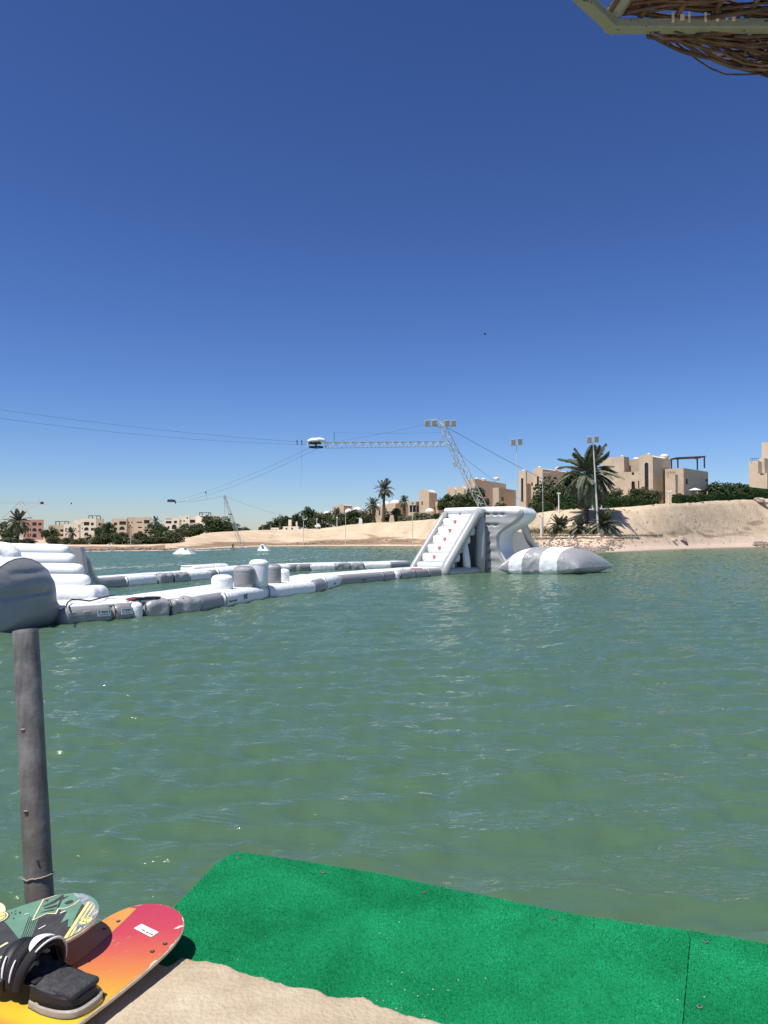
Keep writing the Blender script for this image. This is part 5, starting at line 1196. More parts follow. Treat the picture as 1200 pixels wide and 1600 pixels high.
# left shore shrubs
for args in (('rounded olive shrub at the left end of the shore bushes', 84, 839, 855, 24, 168, 'b'), ('low olive shrub second from the left of the shore bushes', 104, 841, 855, 22, 165, 'b'),
             ('low scrubby bush below the small date palm', 124, 841, 855.5, 24, 163, 'b'), ('tall olive shrub below the cream block', 148, 837, 856, 26, 163, 'b'),
             ('broad dark shrub between cream and tan blocks', 170, 833, 856, 32, 166, 'a'), ('dark bushy shrub beneath the tan block', 193, 834, 856, 30, 164, 'a'),
             ('pale scrub bush beside the thin shore pole', 207, 841, 856, 18, 158, 'c'), ('dark shrub right of the thin shore pole', 222, 834, 856, 30, 165, 'a'),
             ('olive shrub at the foot of the round green tree', 243, 836, 855, 30, 166, 'b'), ('wide olive shrub at the right end of the shore bushes', 264, 830, 855, 38, 168, 'b'),
             ('round dark tree left of the cream corner block', 244, 818, 838, 30, 230, 'a'), ('dark tree beside the tan block balconies', 168, 818, 838, 22, 300, 'a'), ('dark tree on the shaded side of the cream block', 158, 821, 840, 16, 340, 'a'),
             ('dark tree mass behind the left palm', 16, 815, 845, 36, 240, 'a'), ('dark green bush right of the terracotta block', 79, 825.5, 842, 24, 260, 'a'),
             ('green hedge bush under the left palm', 10, 841, 850, 44, 175, 'a'), ('small dark bush at the palm foot by the sand', 46, 842, 851, 22, 172, 'a'),
             ('dark tree in front of the pale cream block', 300, 818, 845, 36, 215, 'a'), ('tallest dark tree of the slope beside the pale block', 325, 809, 840, 40, 232, 'a'), ('dark tree right of the roof canopy', 345, 812, 836, 30, 235, 'a'),
             ('dark tree left below the pale block', 280, 827, 848, 30, 205, 'b'), ('small dark tree trailing down to the crane mast', 364, 818, 834, 24, 240, 'a'), ('lowest bush at the right end of the slope trees', 383, 824, 833, 16, 245, 'a'),
             ('lowest dark tree at the left end of the dune top wood', 415, 820, 833, 18, 262, 'a'), ('dark tree left of the tiny arched hut', 429, 812, 832, 22, 268, 'a'), ('dark tree above the pavilion roof', 444, 806, 831, 24, 272, 'a'),
             ('feathery dark tree right of the pavilion tower', 462, 805, 830, 20, 275, 'a'), ('tall dark tree behind the single lamp pole', 483, 796, 830, 30, 280, 'a'), ('broad olive tree below the leftmost white dome', 506, 803, 829, 34, 268, 'b'),
             ('dark tree under the two vaulted roofs', 530, 800, 825, 32, 262, 'a'), ('dark leafy tree left of the white sign', 552, 799, 824, 30, 256, 'a'), ('dark tree between white sign and small palm', 573, 799, 822, 24, 252, 'a'),
             ('round bright green bush right of the tall palm', 621, 796, 819, 20, 238, 'a'), ('dark shrub at the foot of the tall palm', 606, 801, 819, 18, 240, 'a'), ('grey green shrub left of the arched tower foot', 633, 806, 820, 20, 232, 'c'),
             ('grey green shrub below the small dome', 658, 802, 818, 36, 226, 'c'), ('small green bush above the sandy slope by the stairs', 683, 803, 814, 18, 218, 'a'),
             ('dark dense tree left of the lattice mast', 704, 773, 806, 34, 212, 'a'), ('big dark tree right behind the lattice mast foot', 748, 766, 805, 40, 206, 'a'), ('olive tree with yellowish leaves under the vaulted houses', 724, 773, 806, 40, 208, 'b'),
             ('low green bush at the corner of the broad villa', 781, 786, 803, 22, 200, 'b'), ('big leafy tree in front of the slit window villa', 862, 752, 796, 54, 178, 'a'), ('tall dark tree hidden behind the big date palm', 897, 738, 792, 48, 180, 'a'),
             ('dark tree right of the big date palm trunk', 925, 758, 796, 34, 176, 'a'), ('loose green shrub in front of the pergola villa', 962, 765, 795, 40, 172, 'b'), ('light green shrub row before the arched window', 998, 764, 793, 40, 174, 'b'),
             ('green shrub at the gate of the pergola villa', 1024, 768, 790, 24, 175, 'b'), ('bright green tree right of the pergola villa', 1110, 753, 784, 46, 196, 'a'), ('bushy green tree between the two right villas', 1136, 757, 782, 34, 202, 'a'), ('dark green tree left of the rightmost villa', 1160, 755, 782, 30, 208, 'a')):
    lb = args[0]; nm = 'shrub' if ('shrub' in lb or 'bush' in lb) else 'tree'; tree(lb, *args[1:], name=nm, cat=nm, group=GT)
def hedge(label, x0, x1, ytop, ybot, d0, d1=None, dep=2.0):
    d1 = d1 or d0; a, b = at(x0, d0), at(x1, d1); z0 = min(a.z, b.z)-.3; zt = CAMZ+(838-ytop)*((d0+d1)/2)/1200; h = max(.6, zt-z0)
    L = (V2(b)-V2(a)).length; yaw = math.atan2(b.y-a.y, b.x-a.x); root = empty('hedge', ((a+b)/2).to_tuple(), label, 'hedge', 'clipped hedges on the bank')
    n = int(min(9000, 60*(L*h*2+L*dep*2))); p = RNG.uniform(-1, 1, (n, 3)); ax = RNG.integers(0, 3, n)
    p[ax == 0, 0] = np.sign(p[ax == 0, 0]); p[ax > 0, 1] = np.where(RNG.random((ax > 0).sum()) < .6, -1, p[ax > 0, 1]); top = RNG.random(n) < .35; p[top, 2] = 1; p[top, 1] = RNG.uniform(-1, 1, top.sum())
    rr_ = np.maximum(0, np.abs(p)-.86); p = p*(1-.35*rr_.sum(1))[:, None]
    c = p*np.array([L/2, dep/2, h/2])+RNG.normal(0, .05, (n, 3)); c[:, 2] += h/2
    A = RNG.normal(size=(n, 3)); A /= np.linalg.norm(A, axis=1)[:, None]; B = np.cross(A, RNG.normal(size=(n, 3))); B /= np.linalg.norm(B, axis=1)[:, None]; s_ = RNG.uniform(.10, .22, n)[:, None]
    co = np.stack([c-A*s_, c-B*s_*.6, c+A*s_, c+B*s_*.6], 1)
    ca, sa = math.cos(yaw), math.sin(yaw); co = np.stack([co[..., 0]*ca-co[..., 1]*sa, co[..., 0]*sa+co[..., 1]*ca, co[..., 2]+z0-root.location.z], -1)
    o = bpy.data.objects.new('foliage', quads('foliage', co, 'hedge')); COL.objects.link(o); o.parent = root
    mb = MB(); mb.rbox((root.location.x, root.location.y, z0+h*.47), (L*.95, dep*.8, h*.88), .3, yaw, 2, 2); mb.build('branches', 'leaf_a', root)
for a in (('low clipped hedge block behind the bent arm lamp post', 826, 864, 786, 803, 161), ('small clipped cube hedge right of the bollard lamp', 881, 900.5, 785.5, 800, 155, 155), ('long olive hedge behind the cube hedge', 874, 920, 774.5, 796, 163), ('short hedge left of the big palm trunk', 908, 922, 784.5, 797, 156),
          ('long clipped hedge below the pergola villa', 944, 1026, 779, 796, 157, 166), ('clipped hedge left of the garden shelter', 1056, 1083, 774, 790, 171, 178), ('dark clipped hedge inside the garden shelter', 1086, 1112, 773, 788, 182, 188), ('clipped hedge right of the garden shelter', 1114, 1143, 770.5, 787, 188, 198), ('clipped hedge stretch left of the rightmost hedge', 1141, 1166, 769, 785, 198, 208), ('rightmost clipped hedge below the cut off villa', 1163, 1225, 764, 784, 208, 226),
          ('dark clipped hedge by the stair tower top', 682, 700, 804, 815, 206, 204)): hedge(*a)
# palms
def frond_mesh(name, L, droop, m, seed, n=34, wl=.85, lift=.35):
    rg = random.Random(seed); v = []; f = []
    def pos(t): return Vector((L*(t*.92-.10*t*t*droop), 0, L*(lift*t-droop*t*t)))
    N = 10
    for i in range(N):                                # rachis as a thin blade with depth
        a, b = pos(i/N), pos((i+1)/N); w0 = .035*L/4*(1-i/N)+.012; o_ = len(v)
        v += [a+Vector((0, -w0, 0)), a+Vector((0, w0, 0)), b+Vector((0, w0*.9, 0)), b+Vector((0, -w0*.9, 0)), a-Vector((0, 0, w0)), b-Vector((0, 0, w0*.9))]
        f += [(o_, o_+1, o_+2, o_+3), (o_, o_+3, o_+5, o_+4), (o_+1, o_+4, o_+5, o_+2)]
    for i in range(n):
        t = .12+.88*i/(n-1); p = pos(t); tg = (pos(min(1, t+.02))-pos(t-.02)).normalized(); ll = wl*L/4*(math.sin(PI*min(1, t*.85+.15))**.6)*rg.uniform(.8, 1.15)+.1
        for s_ in (-1, 1):
            d = (tg*.75+Vector((0, s_, 0))*.8+Vector((0, 0, .25-.55*t))).normalized(); e = p+d*ll-Vector((0, 0, .28*ll)); w_ = .075*L/4+.025; o_ = len(v)
            md = p+d*ll*.5; v += [p, md+tg*w_+Vector((0, 0, .02)), e, md-tg*w_]; f.append((o_, o_+1, o_+2, o_+3))
    return mkmesh(name, v, f, m)
def palm(label, x, ybase, ytop, crown_px, d, nf=34, lean=0.0, wind=0.0, dry=.3, trunk_r=.22, skirt=0, dates=False, group='date palms', base=None, span=118):
    g = at(x, d) if base is None else base; sc = d/1200; root = empty('date_palm', g.to_tuple(), label, 'palm', group); H = CAMZ+(838-ytop)*sc-g.z; L = crown_px/2*sc*1.12
    N = 26; mb = MB(); pts = [Vector((lean*(i/N)**1.5, 0, -.4+(H+.4)*i/N)) for i in range(N+1)]
    mb.tube([p+g for p in pts], [trunk_r*(1.15-.3*i/N)*(1+.10*(i % 2)) for i in range(N+1)], 9); mb.build('trunk', 'trunk', root)
    MS = [frond_mesh('frond', L, dr, 'palm_dry' if dd else 'palm', 3+i, lift=lf) for i, (dr, lf, dd) in enumerate(((.22, .42, 0), (.48, .42, 0), (.62, .30, 1), (.5, .38, 0)))]
    top = pts[-1]; rg = random.Random(int(x*7))
    for i in range(nf):
        el = R(80)-R(span)*((i+.5)/nf)**.85; az = i*2.39996+rg.uniform(-.2, .2); k = 0 if el > R(48) else (1 if el > R(18) and rg.random() > dry*.5 else (2 if rg.random() < dry*1.6 else 3))
        q = Vector((math.cos(az)*math.cos(el)+wind, math.sin(az)*math.cos(el), math.sin(el)+.05)).normalized()
        if q.z > .985: q = Vector((.1, .1, .98)).normalized()
        yaw = math.atan2(q.y, q.x); pit = -math.asin(max(-1, min(1, q.z)))+.28
        inst('frond', MS[k], root, top+Vector((0, 0, rg.uniform(-.3, .1)*L*.15)), (0, pit, yaw), (rg.uniform(.85, 1.1),)*3)
    if dates:
        for a in (.5, 2.0, 3.4, 5.2):
            mb = MB(); c = top+g+Vector((math.cos(a)*.8, math.sin(a)*.8, -1.2)); mb.rbox(c, (.5, .5, .9), .2, 0, 3, 2, dent=.15, dfreq=5); mb.build('date_cluster', 'dates', root, True)
    return root
palm('big windswept date palm with date clusters beside the floodlight pole', 916, 828, 742, 102, gp(916, 829)+3, 58, .3, .30, .6, .42, dates=True)
palm('tall slender date palm standing above the domed houses', 599, 819, 765, 34, 235, 30, .3, .05, .2, .42)
palm('shorter date palm left of the tall slender one', 583, 820, 789, 28, 236, 26, 0, .0, .2, .45)
palm('stubby date palm in front of the domed house at right', 631.5, 818, 783, 20, 236, 26, 0, 0, .3, .5)
palm('grey date palm at left below the lattice arm', 27, 850, 816, 42, 178, 34, .2, .05, .6, .42)
palm('small date palm below the cream apartment block', 112, 846, 833, 20, 180, 22, 0, 0, .6, .3)
palm('little palm top beside the tan block', 243, 838, 815, 18, 300, 20, 0, 0, .2, .4); palm('distant palm top right of the dark slope trees', 357, 836, 815, 16, 262, 20, 0, 0, .3, .4)
palm('tiny palm in front of the dark trees by the lamp poles', 527, 827, 803, 22, 250, 20, 0, 0, .4, .35)
palm('young palm on the bank between bollard lamp and big palm', 873.5, 832, 823, 38, gp(873, 828), 26, 0, .05, .6, .22, span=72)
palm('bushy young palm left at the big palm foot', 906, 832, 826, 40, gp(906, 831), 24, 0, .0, .7, .22, span=75); palm('bushy young palm right at the big palm foot', 943, 832, 822, 54, gp(942, 829), 44, 0, .1, .7, .22, span=78)

# ------------------------------------------------------------ shore rocks, ledges, dry grass
rk = []
def rocks(name, label, spots, m):
    mb = MB()
    for x, d, s_ in spots:
        g = at(x, d); n0 = len(mb.v); mb.rbox(g+Vector((0, 0, s_*.15)), (s_*random.uniform(.9, 1.8), s_*random.uniform(.7, 1.2), s_*random.uniform(.5, .9)), s_*.18, random.random()*3, 1, 1)
        mb.v[n0:] = [tuple(Vector(q)+Vector((random.uniform(-1, 1), random.uniform(-1, 1), random.uniform(-1, 1)))*s_*.10) for q in mb.v[n0:]]
    o = mb.build(name, m); tag(o, label, 'rocks', kind='stuff')
rr = random.Random(9)
rocks('shore_rocks', 'grey rocks strewn over the beach below the palms', [(rr.uniform(780, 960), 0, 0) and (x_, gp(x_, rr.uniform(844, 858)), rr.uniform(.08, .36)) for x_ in [rr.uniform(790, 975) for _ in range(420)]]
      +[(x_, shore_d(x_)+rr.uniform(.5, 4), rr.uniform(.2, .6)) for x_ in [rr.gauss(925, 12) for _ in range(200)]]+[(x_, shore_d(x_)+rr.uniform(.5, 6), rr.uniform(.25, .7)) for x_ in [rr.uniform(1178, 1260) for _ in range(220)]], 'rock')
rocks('pale_stones', 'pale stones scattered on the right beach and slope', [(x_, shore_d(x_)+rr.uniform(4, 24), rr.uniform(.12, .4)) for x_ in [rr.uniform(780, 1200) for _ in range(150)]]+[(1051, 153, 1.0), (1066, 157, 1.5), (1185, 207, 2.2), (1192, 208, 2.0)], 'rock_pale')
rocks('bank_rubble', 'dark rubble along the waterline of the left bank', [(x_, shore_d(x_)+rr.uniform(3, 6), rr.uniform(.2, .6)) for x_ in [rr.uniform(100, 290) for _ in range(200)]]+[(x_, shore_d(x_)+rr.uniform(6, 9), rr.uniform(.15, .4)) for x_ in [rr.uniform(420, 640) for _ in range(160)]], 'rock')
for i, (x0, x1, off0, off1, lb) in enumerate(((770, 1035, 837.5, 836.5, 'upper dark stone ledge along the beach terrace'), (765, 1000, 842.5, 840.5, 'lower dark stone ledge along the beach terrace'))):
    mb = MB(); rg = random.Random(i)
    for k in range(150):
        x = x0+(x1-x0)*k/150+rg.uniform(-.5, .5); d = gp(x, off0+(off1-off0)*k/150+.6*noise.noise(Vector((k*.1, i, 0)))); g = at(x, d); mb.rbox(g+Vector((0, 0, .06)), (rg.uniform(.3, .9), .35, rg.uniform(.07, .18)), .03, rg.uniform(-.3, .3), 1, 1)
    o = mb.build('stone_ledge', 'rock'); tag(o, lb, 'stone ledge', kind='stuff')
M['drygrass'] = leafmat('dry grass', (.10, .085, .03), (.27, .20, .10), 2)
co = []
for k in range(3600):
    x = random.uniform(820, 930); d = gp(x, random.gauss(832, 2.2)); g = at(x, d); a = random.random()*6.3; h = random.uniform(.15, .5); w_ = .06
    l_ = Vector((random.gauss(0, .1), random.gauss(0, .1), h)); s_ = Vector((math.cos(a)*w_, math.sin(a)*w_, 0)); co.append([tuple(g-s_), tuple(g+s_), tuple(g+l_)])
o = bpy.data.objects.new('dry_grass', quads('dry_grass', np.array(co), 'drygrass', nper=3)); COL.objects.link(o); tag(o, 'strip of dry grass at the foot of the palms', 'grass', kind='stuff')

# ------------------------------------------------------------ lattice masts, cables, lamp poles
def truss(root, p, q, w0, w1, n, m='steel', r_=.05, up=Vector((0, 0, 1)), diag='lacing'):
    p, q = Vector(p), Vector(q); t = (q-p).normalized(); s_ = t.cross(up).normalized(); u = s_.cross(t).normalized()
    offs_ = [(-.5, -.29), (.5, -.29), (0, .58)]; ch = []
    for a, b in offs_:
        pa, pb_ = p+s_*a*w0+u*b*w0, q+s_*a*w1+u*b*w1; mb = MB(); mb.tube([pa, pb_], r_, 5); mb.build('chord', m, root); ch.append((pa, pb_))
    mb = MB()
    for i in range(n):
        for k in range(3):
            a0, a1 = ch[k]; b0, b1 = ch[(k+1) % 3]; f0, f1 = i/n, (i+1)/n
            pa, pb_ = (a0.lerp(a1, f0), b0.lerp(b1, f1)) if i % 2 == 0 else (b0.lerp(b1, f0), a0.lerp(a1, f1)); mb.tube([pa, pb_], r_*.55, 4)
    mb.build(diag, m, root)
DM = 112
MT = empty('cable_mast', at(790, DM).to_tuple(), 'tall leaning lattice mast with four floodlights and long arm', 'mast')
mb_ = at(790, DM, .2); mtop = P(687, 660, DM-3)
truss(MT, mb_, mtop, 1.25, 1.05, 22, 'steel_pale', .06, Vector((0, 1, 0)))
mb = MB(); mb.rbox(mb_, (2.4, 2.4, 1.0), .1, 0, 1, 1); mb.build('footing', 'rock_pale', MT)
arm0 = P(695, 692.5, DM-3); arm1 = P(507, 694.5, DM-16)
truss(MT, arm0, arm1, .78, .78, 30, 'steel', .045, Vector((0, 0, -1)))
for x, m_ in ((667, 'lampface'), (678, 'lampface'), (698, 'lampface'), (708, 'lampface')):
    c = P(x+.3, 661.3, DM-3.6); mb = MB(); mb.rbox(c, (.68, .42, .86), .06, 0, 1, 1); fl = mb.build('floodlight', 'steel', MT); mb = MB(); mb.box(c-Vector((0, .22, 0)), (.58, .02, .74)); mb.build('lens', m_, fl)
mb = MB(); mb.tube([P(663, 666, DM-3.3), P(713, 666, DM-3.3)], .06, 5); mb.build('crossbar', 'steel', MT)
mb = MB(); mb.tube([P(663, 658.5, DM-3.2), P(681, 655, DM-3.2), P(690, 660, DM-3.2)], .05, 5); mb.build('peak_bar', 'steel_pale', MT)
c = P(710.5, 725, DM-4); mb = MB(); mb.rbox(c, (.35, .4, .75), .05, 0, 1, 1); mb.v = [tuple(c+Matrix.Rotation(R(-28), 3, 'Y')@(Vector(q)-c)) for q in mb.v]; fl = mb.build('floodlight', 'steel', MT); mb = MB(); mb.tube([c, P(716, 724, DM-3)], .06, 5); mb.build('bracket', 'steel', fl)
mb = MB(); mb.tube([P(522, 675, DM-14.8), P(522.5, 691, DM-14.8)], .035, 5); mb.build('aerial', 'cable', MT)
# pulley head at the arm tip
DP = DM-17; c = P(493, 693, DP); PH = empty('pulley_head', c.to_tuple(), 'white cable pulley head at the tip of the long arm', 'pulley')
mb = MB(); mb.tube([P(481, 690, DP), P(487, 688.2, DP), P(495, 688, DP), P(500, 686.8, DP), P(505, 687.5, DP), P(508, 691, DP)], [.22, .3, .32, .26, .22, .16], 10); mb.build('hood', 'white_paint', PH, True)
for y, r_, wx in ((698.6, .85, 494), (692.3, .78, 492)):
    q = P(wx, y, DP); mb = MB(); mb.tube([q+Vector((r_*math.cos(a), r_*math.sin(a), 0)) for a in [2*PI*i/24 for i in range(25)]], .085, 6, False); mb.tube([q-Vector((r_, 0, 0)), q+Vector((r_, 0, 0))], .05, 5); mb.tube([q-Vector((0, r_, 0)), q+Vector((0, r_, 0))], .05, 5); mb.build('wheel', 'black', PH, True)
mb = MB(); mb.tube([P(493, 688, DP), P(493.5, 700, DP)], .14, 8); mb.build('axle', 'print', PH); mb = MB(); mb.tube([P(482, 690, DP), P(482, 697, DP)], .12, 6); mb.build('guard', 'white_paint', PH)
mb = MB(); mb.tube([P(508, 689, DP+.5), P(509, 699.5, DP+.5)], .10, 6); mb.build('bracket', 'steel', PH)
def cable(label, a, b, sag=.0, r_=.02, n=16, name='steel_cable'):
    a, b = Vector(a), Vector(b); mb = MB(); mb.tube([a.lerp(b, i/n)-Vector((0, 0, sag*4*(i/n)*(1-i/n))) for i in range(n+1)], r_, 5); o = mb.build(name, 'cable'); tag(o, label, 'cable', 'cableway wires'); return o
cable('upper of the two cables running off the left picture edge', P(484, 691.3, DP), P(-120, 622, 70), .5, .013); cable('lower of the two cables running off the left picture edge', P(484, 694.8, DP), P(-120, 636, 69), .7, .013)
cable('upper cable from the white pulley down to the small pulley', P(486, 699, DP), P(270, 783.5, 150), .6, .014); cable('lower cable from the white pulley down to the small pulley', P(497, 700, DP), P(274, 785.5, 150), .9, .014)
cable('thick guy wire from the mast head down to the right', P(692, 664, DM-3), P(905, 776, 150), .3, .032); cable('thin guy wire from the mast to the anchor post', P(700, 694, DM-3), P(829, 792, gp(846, 839)+1), .3, .022)
cable('stay wire from the mast head to the arm tip', P(684, 658, DM-3), P(524, 690, DM-15), .2, .014); cable('faint signal wire above the long arm', P(688, 675.5, DM-3), P(522, 675.5, DM-15), .15, .010)
cable('rope hanging below the pulley head', P(471.5, 694, DP), P(470, 762, DP), 0, .010)
for x in (464, 471.3):
    mb = MB(); mb.tube([P(x, 688.5, DP-1), P(x+.4, 695, DP-1)], .06, 5); mb.tube([P(x-.7, 688.5, DP-1), P(x+.7, 688.5, DP-1)], .09, 5); o = mb.build('cable_carrier', 'print'); tag(o, 'dark carrier %s on the cables by the pulley head' % ('left' if x < 470 else 'right'), 'carrier', 'cable carriers')
# small pulley and counterweight mast, far left lattice mast
q = P(267, 784, 150); SPU = empty('pulley_head', q.to_tuple(), 'small black pulley hanging in the sky left of the leaning crane', 'pulley')
mb = MB(); mb.tube([P(262, 783, 150), P(262.6, 781.5, 150), P(268, 781.2, 150), P(273, 782, 150), P(274.5, 786.5, 150)], .14, 6); mb.build('bracket', 'black', SPU)
mb = MB(); w0 = P(267.5, 783.6, 150); mb.tube([w0+Vector((.7*math.cos(a), .7*math.sin(a), 0)) for a in [2*PI*i/16 for i in range(17)]], .1, 5, False); mb.build('wheel', 'black', SPU)
DC = 176; cb = at(379, DC); CM = empty('counterweight_mast', cb.to_tuple(), 'leaning lattice crane on the far shore with hanging counterweight', 'mast')
truss(CM, cb, P(350.8, 775.5, DC), .85, .6, 26, 'steel', .05, Vector((0, 1, 0))); mb = MB(); mb.tube([P(350.5, 776, DC), P(351.5, 804, DC)], .04, 5); mb.build('hanger', 'cable', CM)
mb = MB(); mb.rbox(P(352, 809, DC), (1.15, .8, .72), .05, 0, 1, 1); mb.build('counterweight', 'rock', CM); mb = MB(); mb.rbox(P(350.6, 775.5, DC), (.35, .4, .6), .08, .3, 1, 1); mb.build('head', 'steel', CM)
mb = MB(); mb.rbox(P(359.5, 803.7, DC), (.8, .3, .25), .05, 0, 1, 1); mb.build('bracket', 'print', CM); mb = MB(); mb.rbox(P(365.5, 819, DC), (1.0, .4, .3), .05, 0, 1, 1); mb.build('bracket', 'print', CM)
mb = MB(); mb.rbox(cb+Vector((0, 0, .1)), (2.6, 1.8, .8), .1, 0, 1, 1); mb.rbox(cb+Vector((-1.6, 0, .0)), (1.4, 1.6, .5), .1, 0, 1, 1); mb.build('footing', 'rock_pale', CM)
cable('wire from the small pulley to the crane head', P(274, 785, 150), P(350.6, 774.5, DC), .3, .018); cable('guy wire from the crane head to the dune crest', P(352, 775, DC), P(445, 805, 240), .5, .02); cable('guy wire down the back of the leaning crane', P(352, 776, DC), P(378, 838, 200), .2, .018)
mb = MB(); mb.tube([P(321.5, 768, 125), P(321.7, 771, 125)], .1, 5); mb.tube([P(321.7, 770.5, 125), P(325, 780, 125)], .012, 4); o = mb.build('cable_carrier', 'print'); tag(o, 'tiny carrier high on the cable above the leaning crane', 'carrier', 'cable carriers')
mb = MB(); mb.rbox(P(293.2, 781.5, 155), (.35, .2, .3), .05, 0, 1, 1); o = mb.build('cable_marker', 'white_paint'); tag(o, 'little white marker on the wire right of the small pulley', 'marker')
DL = 215; lb_ = at(31, DL); LM = empty('cable_mast', lb_.to_tuple(), 'far lattice mast rising behind the left palm with slanting arm', 'mast')
truss(LM, lb_, P(34, 781, DL), 1.1, .8, 18, 'steel_pale', .06, Vector((0, 1, 0))); truss(LM, P(34, 796.5, DL), P(63, 786.6, DL-4), .5, .5, 12, 'steel_pale', .04, Vector((0, 0, -1)))
mb = MB(); mb.rbox(P(65.8, 785.8, DL-4), (.9, .7, .7), .2, 0, 2, 1); mb.build('pulley', 'print', LM); mb = MB(); mb.tube([P(63, 787, DL-4), P(71, 785.2, DL-4)], .14, 6); mb.build('wheel_guard', 'steel_pale', LM); mb = MB(); mb.tube([P(60.5, 778, DL-4), P(60.7, 786, DL-4)], .03, 4); mb.build('aerial', 'cable', LM)
cable('guy wire of the far left mast slanting to the picture edge', P(31, 784, DL), P(-30, 839, DL), .2, .035); cable('short guy wire between far left mast and terracotta block', P(36, 784, DL), P(50, 812, DL+20), .1, .025); cable('high pale wire from the left edge to the far mast', P(-30, 783.3, DL), P(64, 784.6, DL-4), .1, .02); cable('low pale wire from the left edge to the far mast', P(-30, 786.5, DL), P(64, 787, DL-4), .1, .02)
mb = MB(); mb.rbox(P(111.5, 786.7, 200), (.25, .25, .45), .05, 0, 1, 1); o = mb.build('cable_carrier', 'print'); tag(o, 'tiny dark carrier hanging in the sky above the cream block', 'carrier', 'cable carriers')
# floodlight poles and lamps
def floodpole(label, x, xt, ytop, d, heads, r_=.09):
    g = at(x, d); root = empty('floodlight_pole', g.to_tuple(), label, 'lamp post', 'floodlight poles'); t = P(xt, ytop, d); mb = MB(); mb.tube([g-Vector((0, 0, .4)), g.lerp(t, .5), t], [r_*1.3, r_, r_*.75], 8); mb.build('pole', 'steel_pale', root)
    for hx, hy, sx in heads:
        c = P(hx, hy, d-.3); mb = MB(); mb.rbox(c, (sx*d/1200, .4, 9.5*d/1200), .06, .1*(1 if hx > xt else -1), 1, 1); fl = mb.build('floodlight', 'steel', root); mb = MB(); mb.box(c-Vector((0, .21, 0)), (sx*.82*d/1200, .02, 8*d/1200), .1*(1 if hx > xt else -1)); mb.build('lens', 'lampface', fl)
    mb = MB(); mb.tube([P(heads[0][0]-3, ytop+1.5, d), P(heads[-1][0]+3, ytop+.5, d)], .05, 5); mb.build('crossbar', 'steel_pale', root)
floodpole('straight floodlight pole behind the slide with two square lamps', 807.5, 807.3, 695, gp(807, 836), [(801.8, 691, 7.5), (812.3, 690.2, 7.5)])
floodpole('leaning floodlight pole in front of the big palm with two square lamps', 935, 926.6, 690, gp(935, 833), [(920.5, 687.3, 7.5), (931.5, 686.3, 7.5)], .15)
def lamp(label, x, yt, d, heads, r_=.06, m='steel_pale', name='lamp_post'):
    g = at(x, d); root = empty(name, g.to_tuple(), label, 'lamp post', 'lamp posts'); t = P(x, yt, d); t.x = g.x; mb = MB(); mb.tube([g-Vector((0, 0, .4)), t], [r_*1.2, r_*.8], 7); mb.build('pole', m, root)
    for (dx0, dy0, dx1, dy1, rr_, mm_) in heads:
        mb = MB(); sc = d/1200; mb.tube([t+Vector((dx0*sc, 0, -dy0*sc)), t+Vector((dx1*sc, 0, -dy1*sc))], rr_*sc, 6); mb.build('lamp_head', mm_, root)
    return root
lamp('lamp post with bent arm rising from the anchor post on the beach', 848.5, 737, gp(848, 838), [(0, 1.5, 12, 2, .7, 'rock')], .08, 'steel')
lamp('flat topped bollard lamp before the dark hedge', 873.3, 771, 152, [(-2.8, 0, 2.8, 0, 1.0, 'white_paint')], .13, 'white_paint')
lamp('white lamp post with two wing shaped arms by the villa gate', 1045.5, 767, 176, [(0, 2, -5.2, 0, .9, 'white_paint'), (0, 2, 5.2, 0, .9, 'white_paint')], .13, 'white_paint')
lamp('thin shore lamp post with square head left of centre', 474.3, 807, 205, [(0, -1.5, 0, 3.5, 2.2, 'lampface')], .09)
lamp('thin shore lamp post below the vaulted houses', 540, 803, 206, [(0, -1, 0, 2, 1.2, 'lampface')], .08); lamp('thin shore lamp post in front of the domed houses', 644.8, 786, 195, [(-1.8, 0, 1.8, 0, 1.6, 'lampface')], .09)
lamp('short white lamp post on the dune crest behind the parked cart', 526.5, 809, 226, [(-1.2, 0, 1.2, 0, .8, 'white_paint')], .09, 'white_paint'); lamp('short lamp post on the crest left of the tower foot', 495, 811, 227, [(-1.2, 0, 1.2, 0, .6, 'white_paint')], .08, 'white_paint')
for x, yt, lb in ((410.5, 823, 'first tiny bollard on the dune crest from the left'), (423, 820, 'second tiny bollard on the dune crest from the left'), (437.5, 818.5, 'third tiny bollard on the dune crest from the left'), (456, 822, 'bollard just before the pavilion door')): lamp(lb, x, yt, 226, [(-.5, 0, .5, 0, .7, 'rock')], .09, 'rock')
lamp('thin pale pole standing in the left shore bushes', 204.5, 826, 148, [(0, -.3, 0, .5, .5, 'steel')], .05)
lamp('small lamp by the lattice mast foot in front of dark trees', 747, 781, 190, [(-2.5, 0, 2.5, 0, .8, 'steel')], .07)
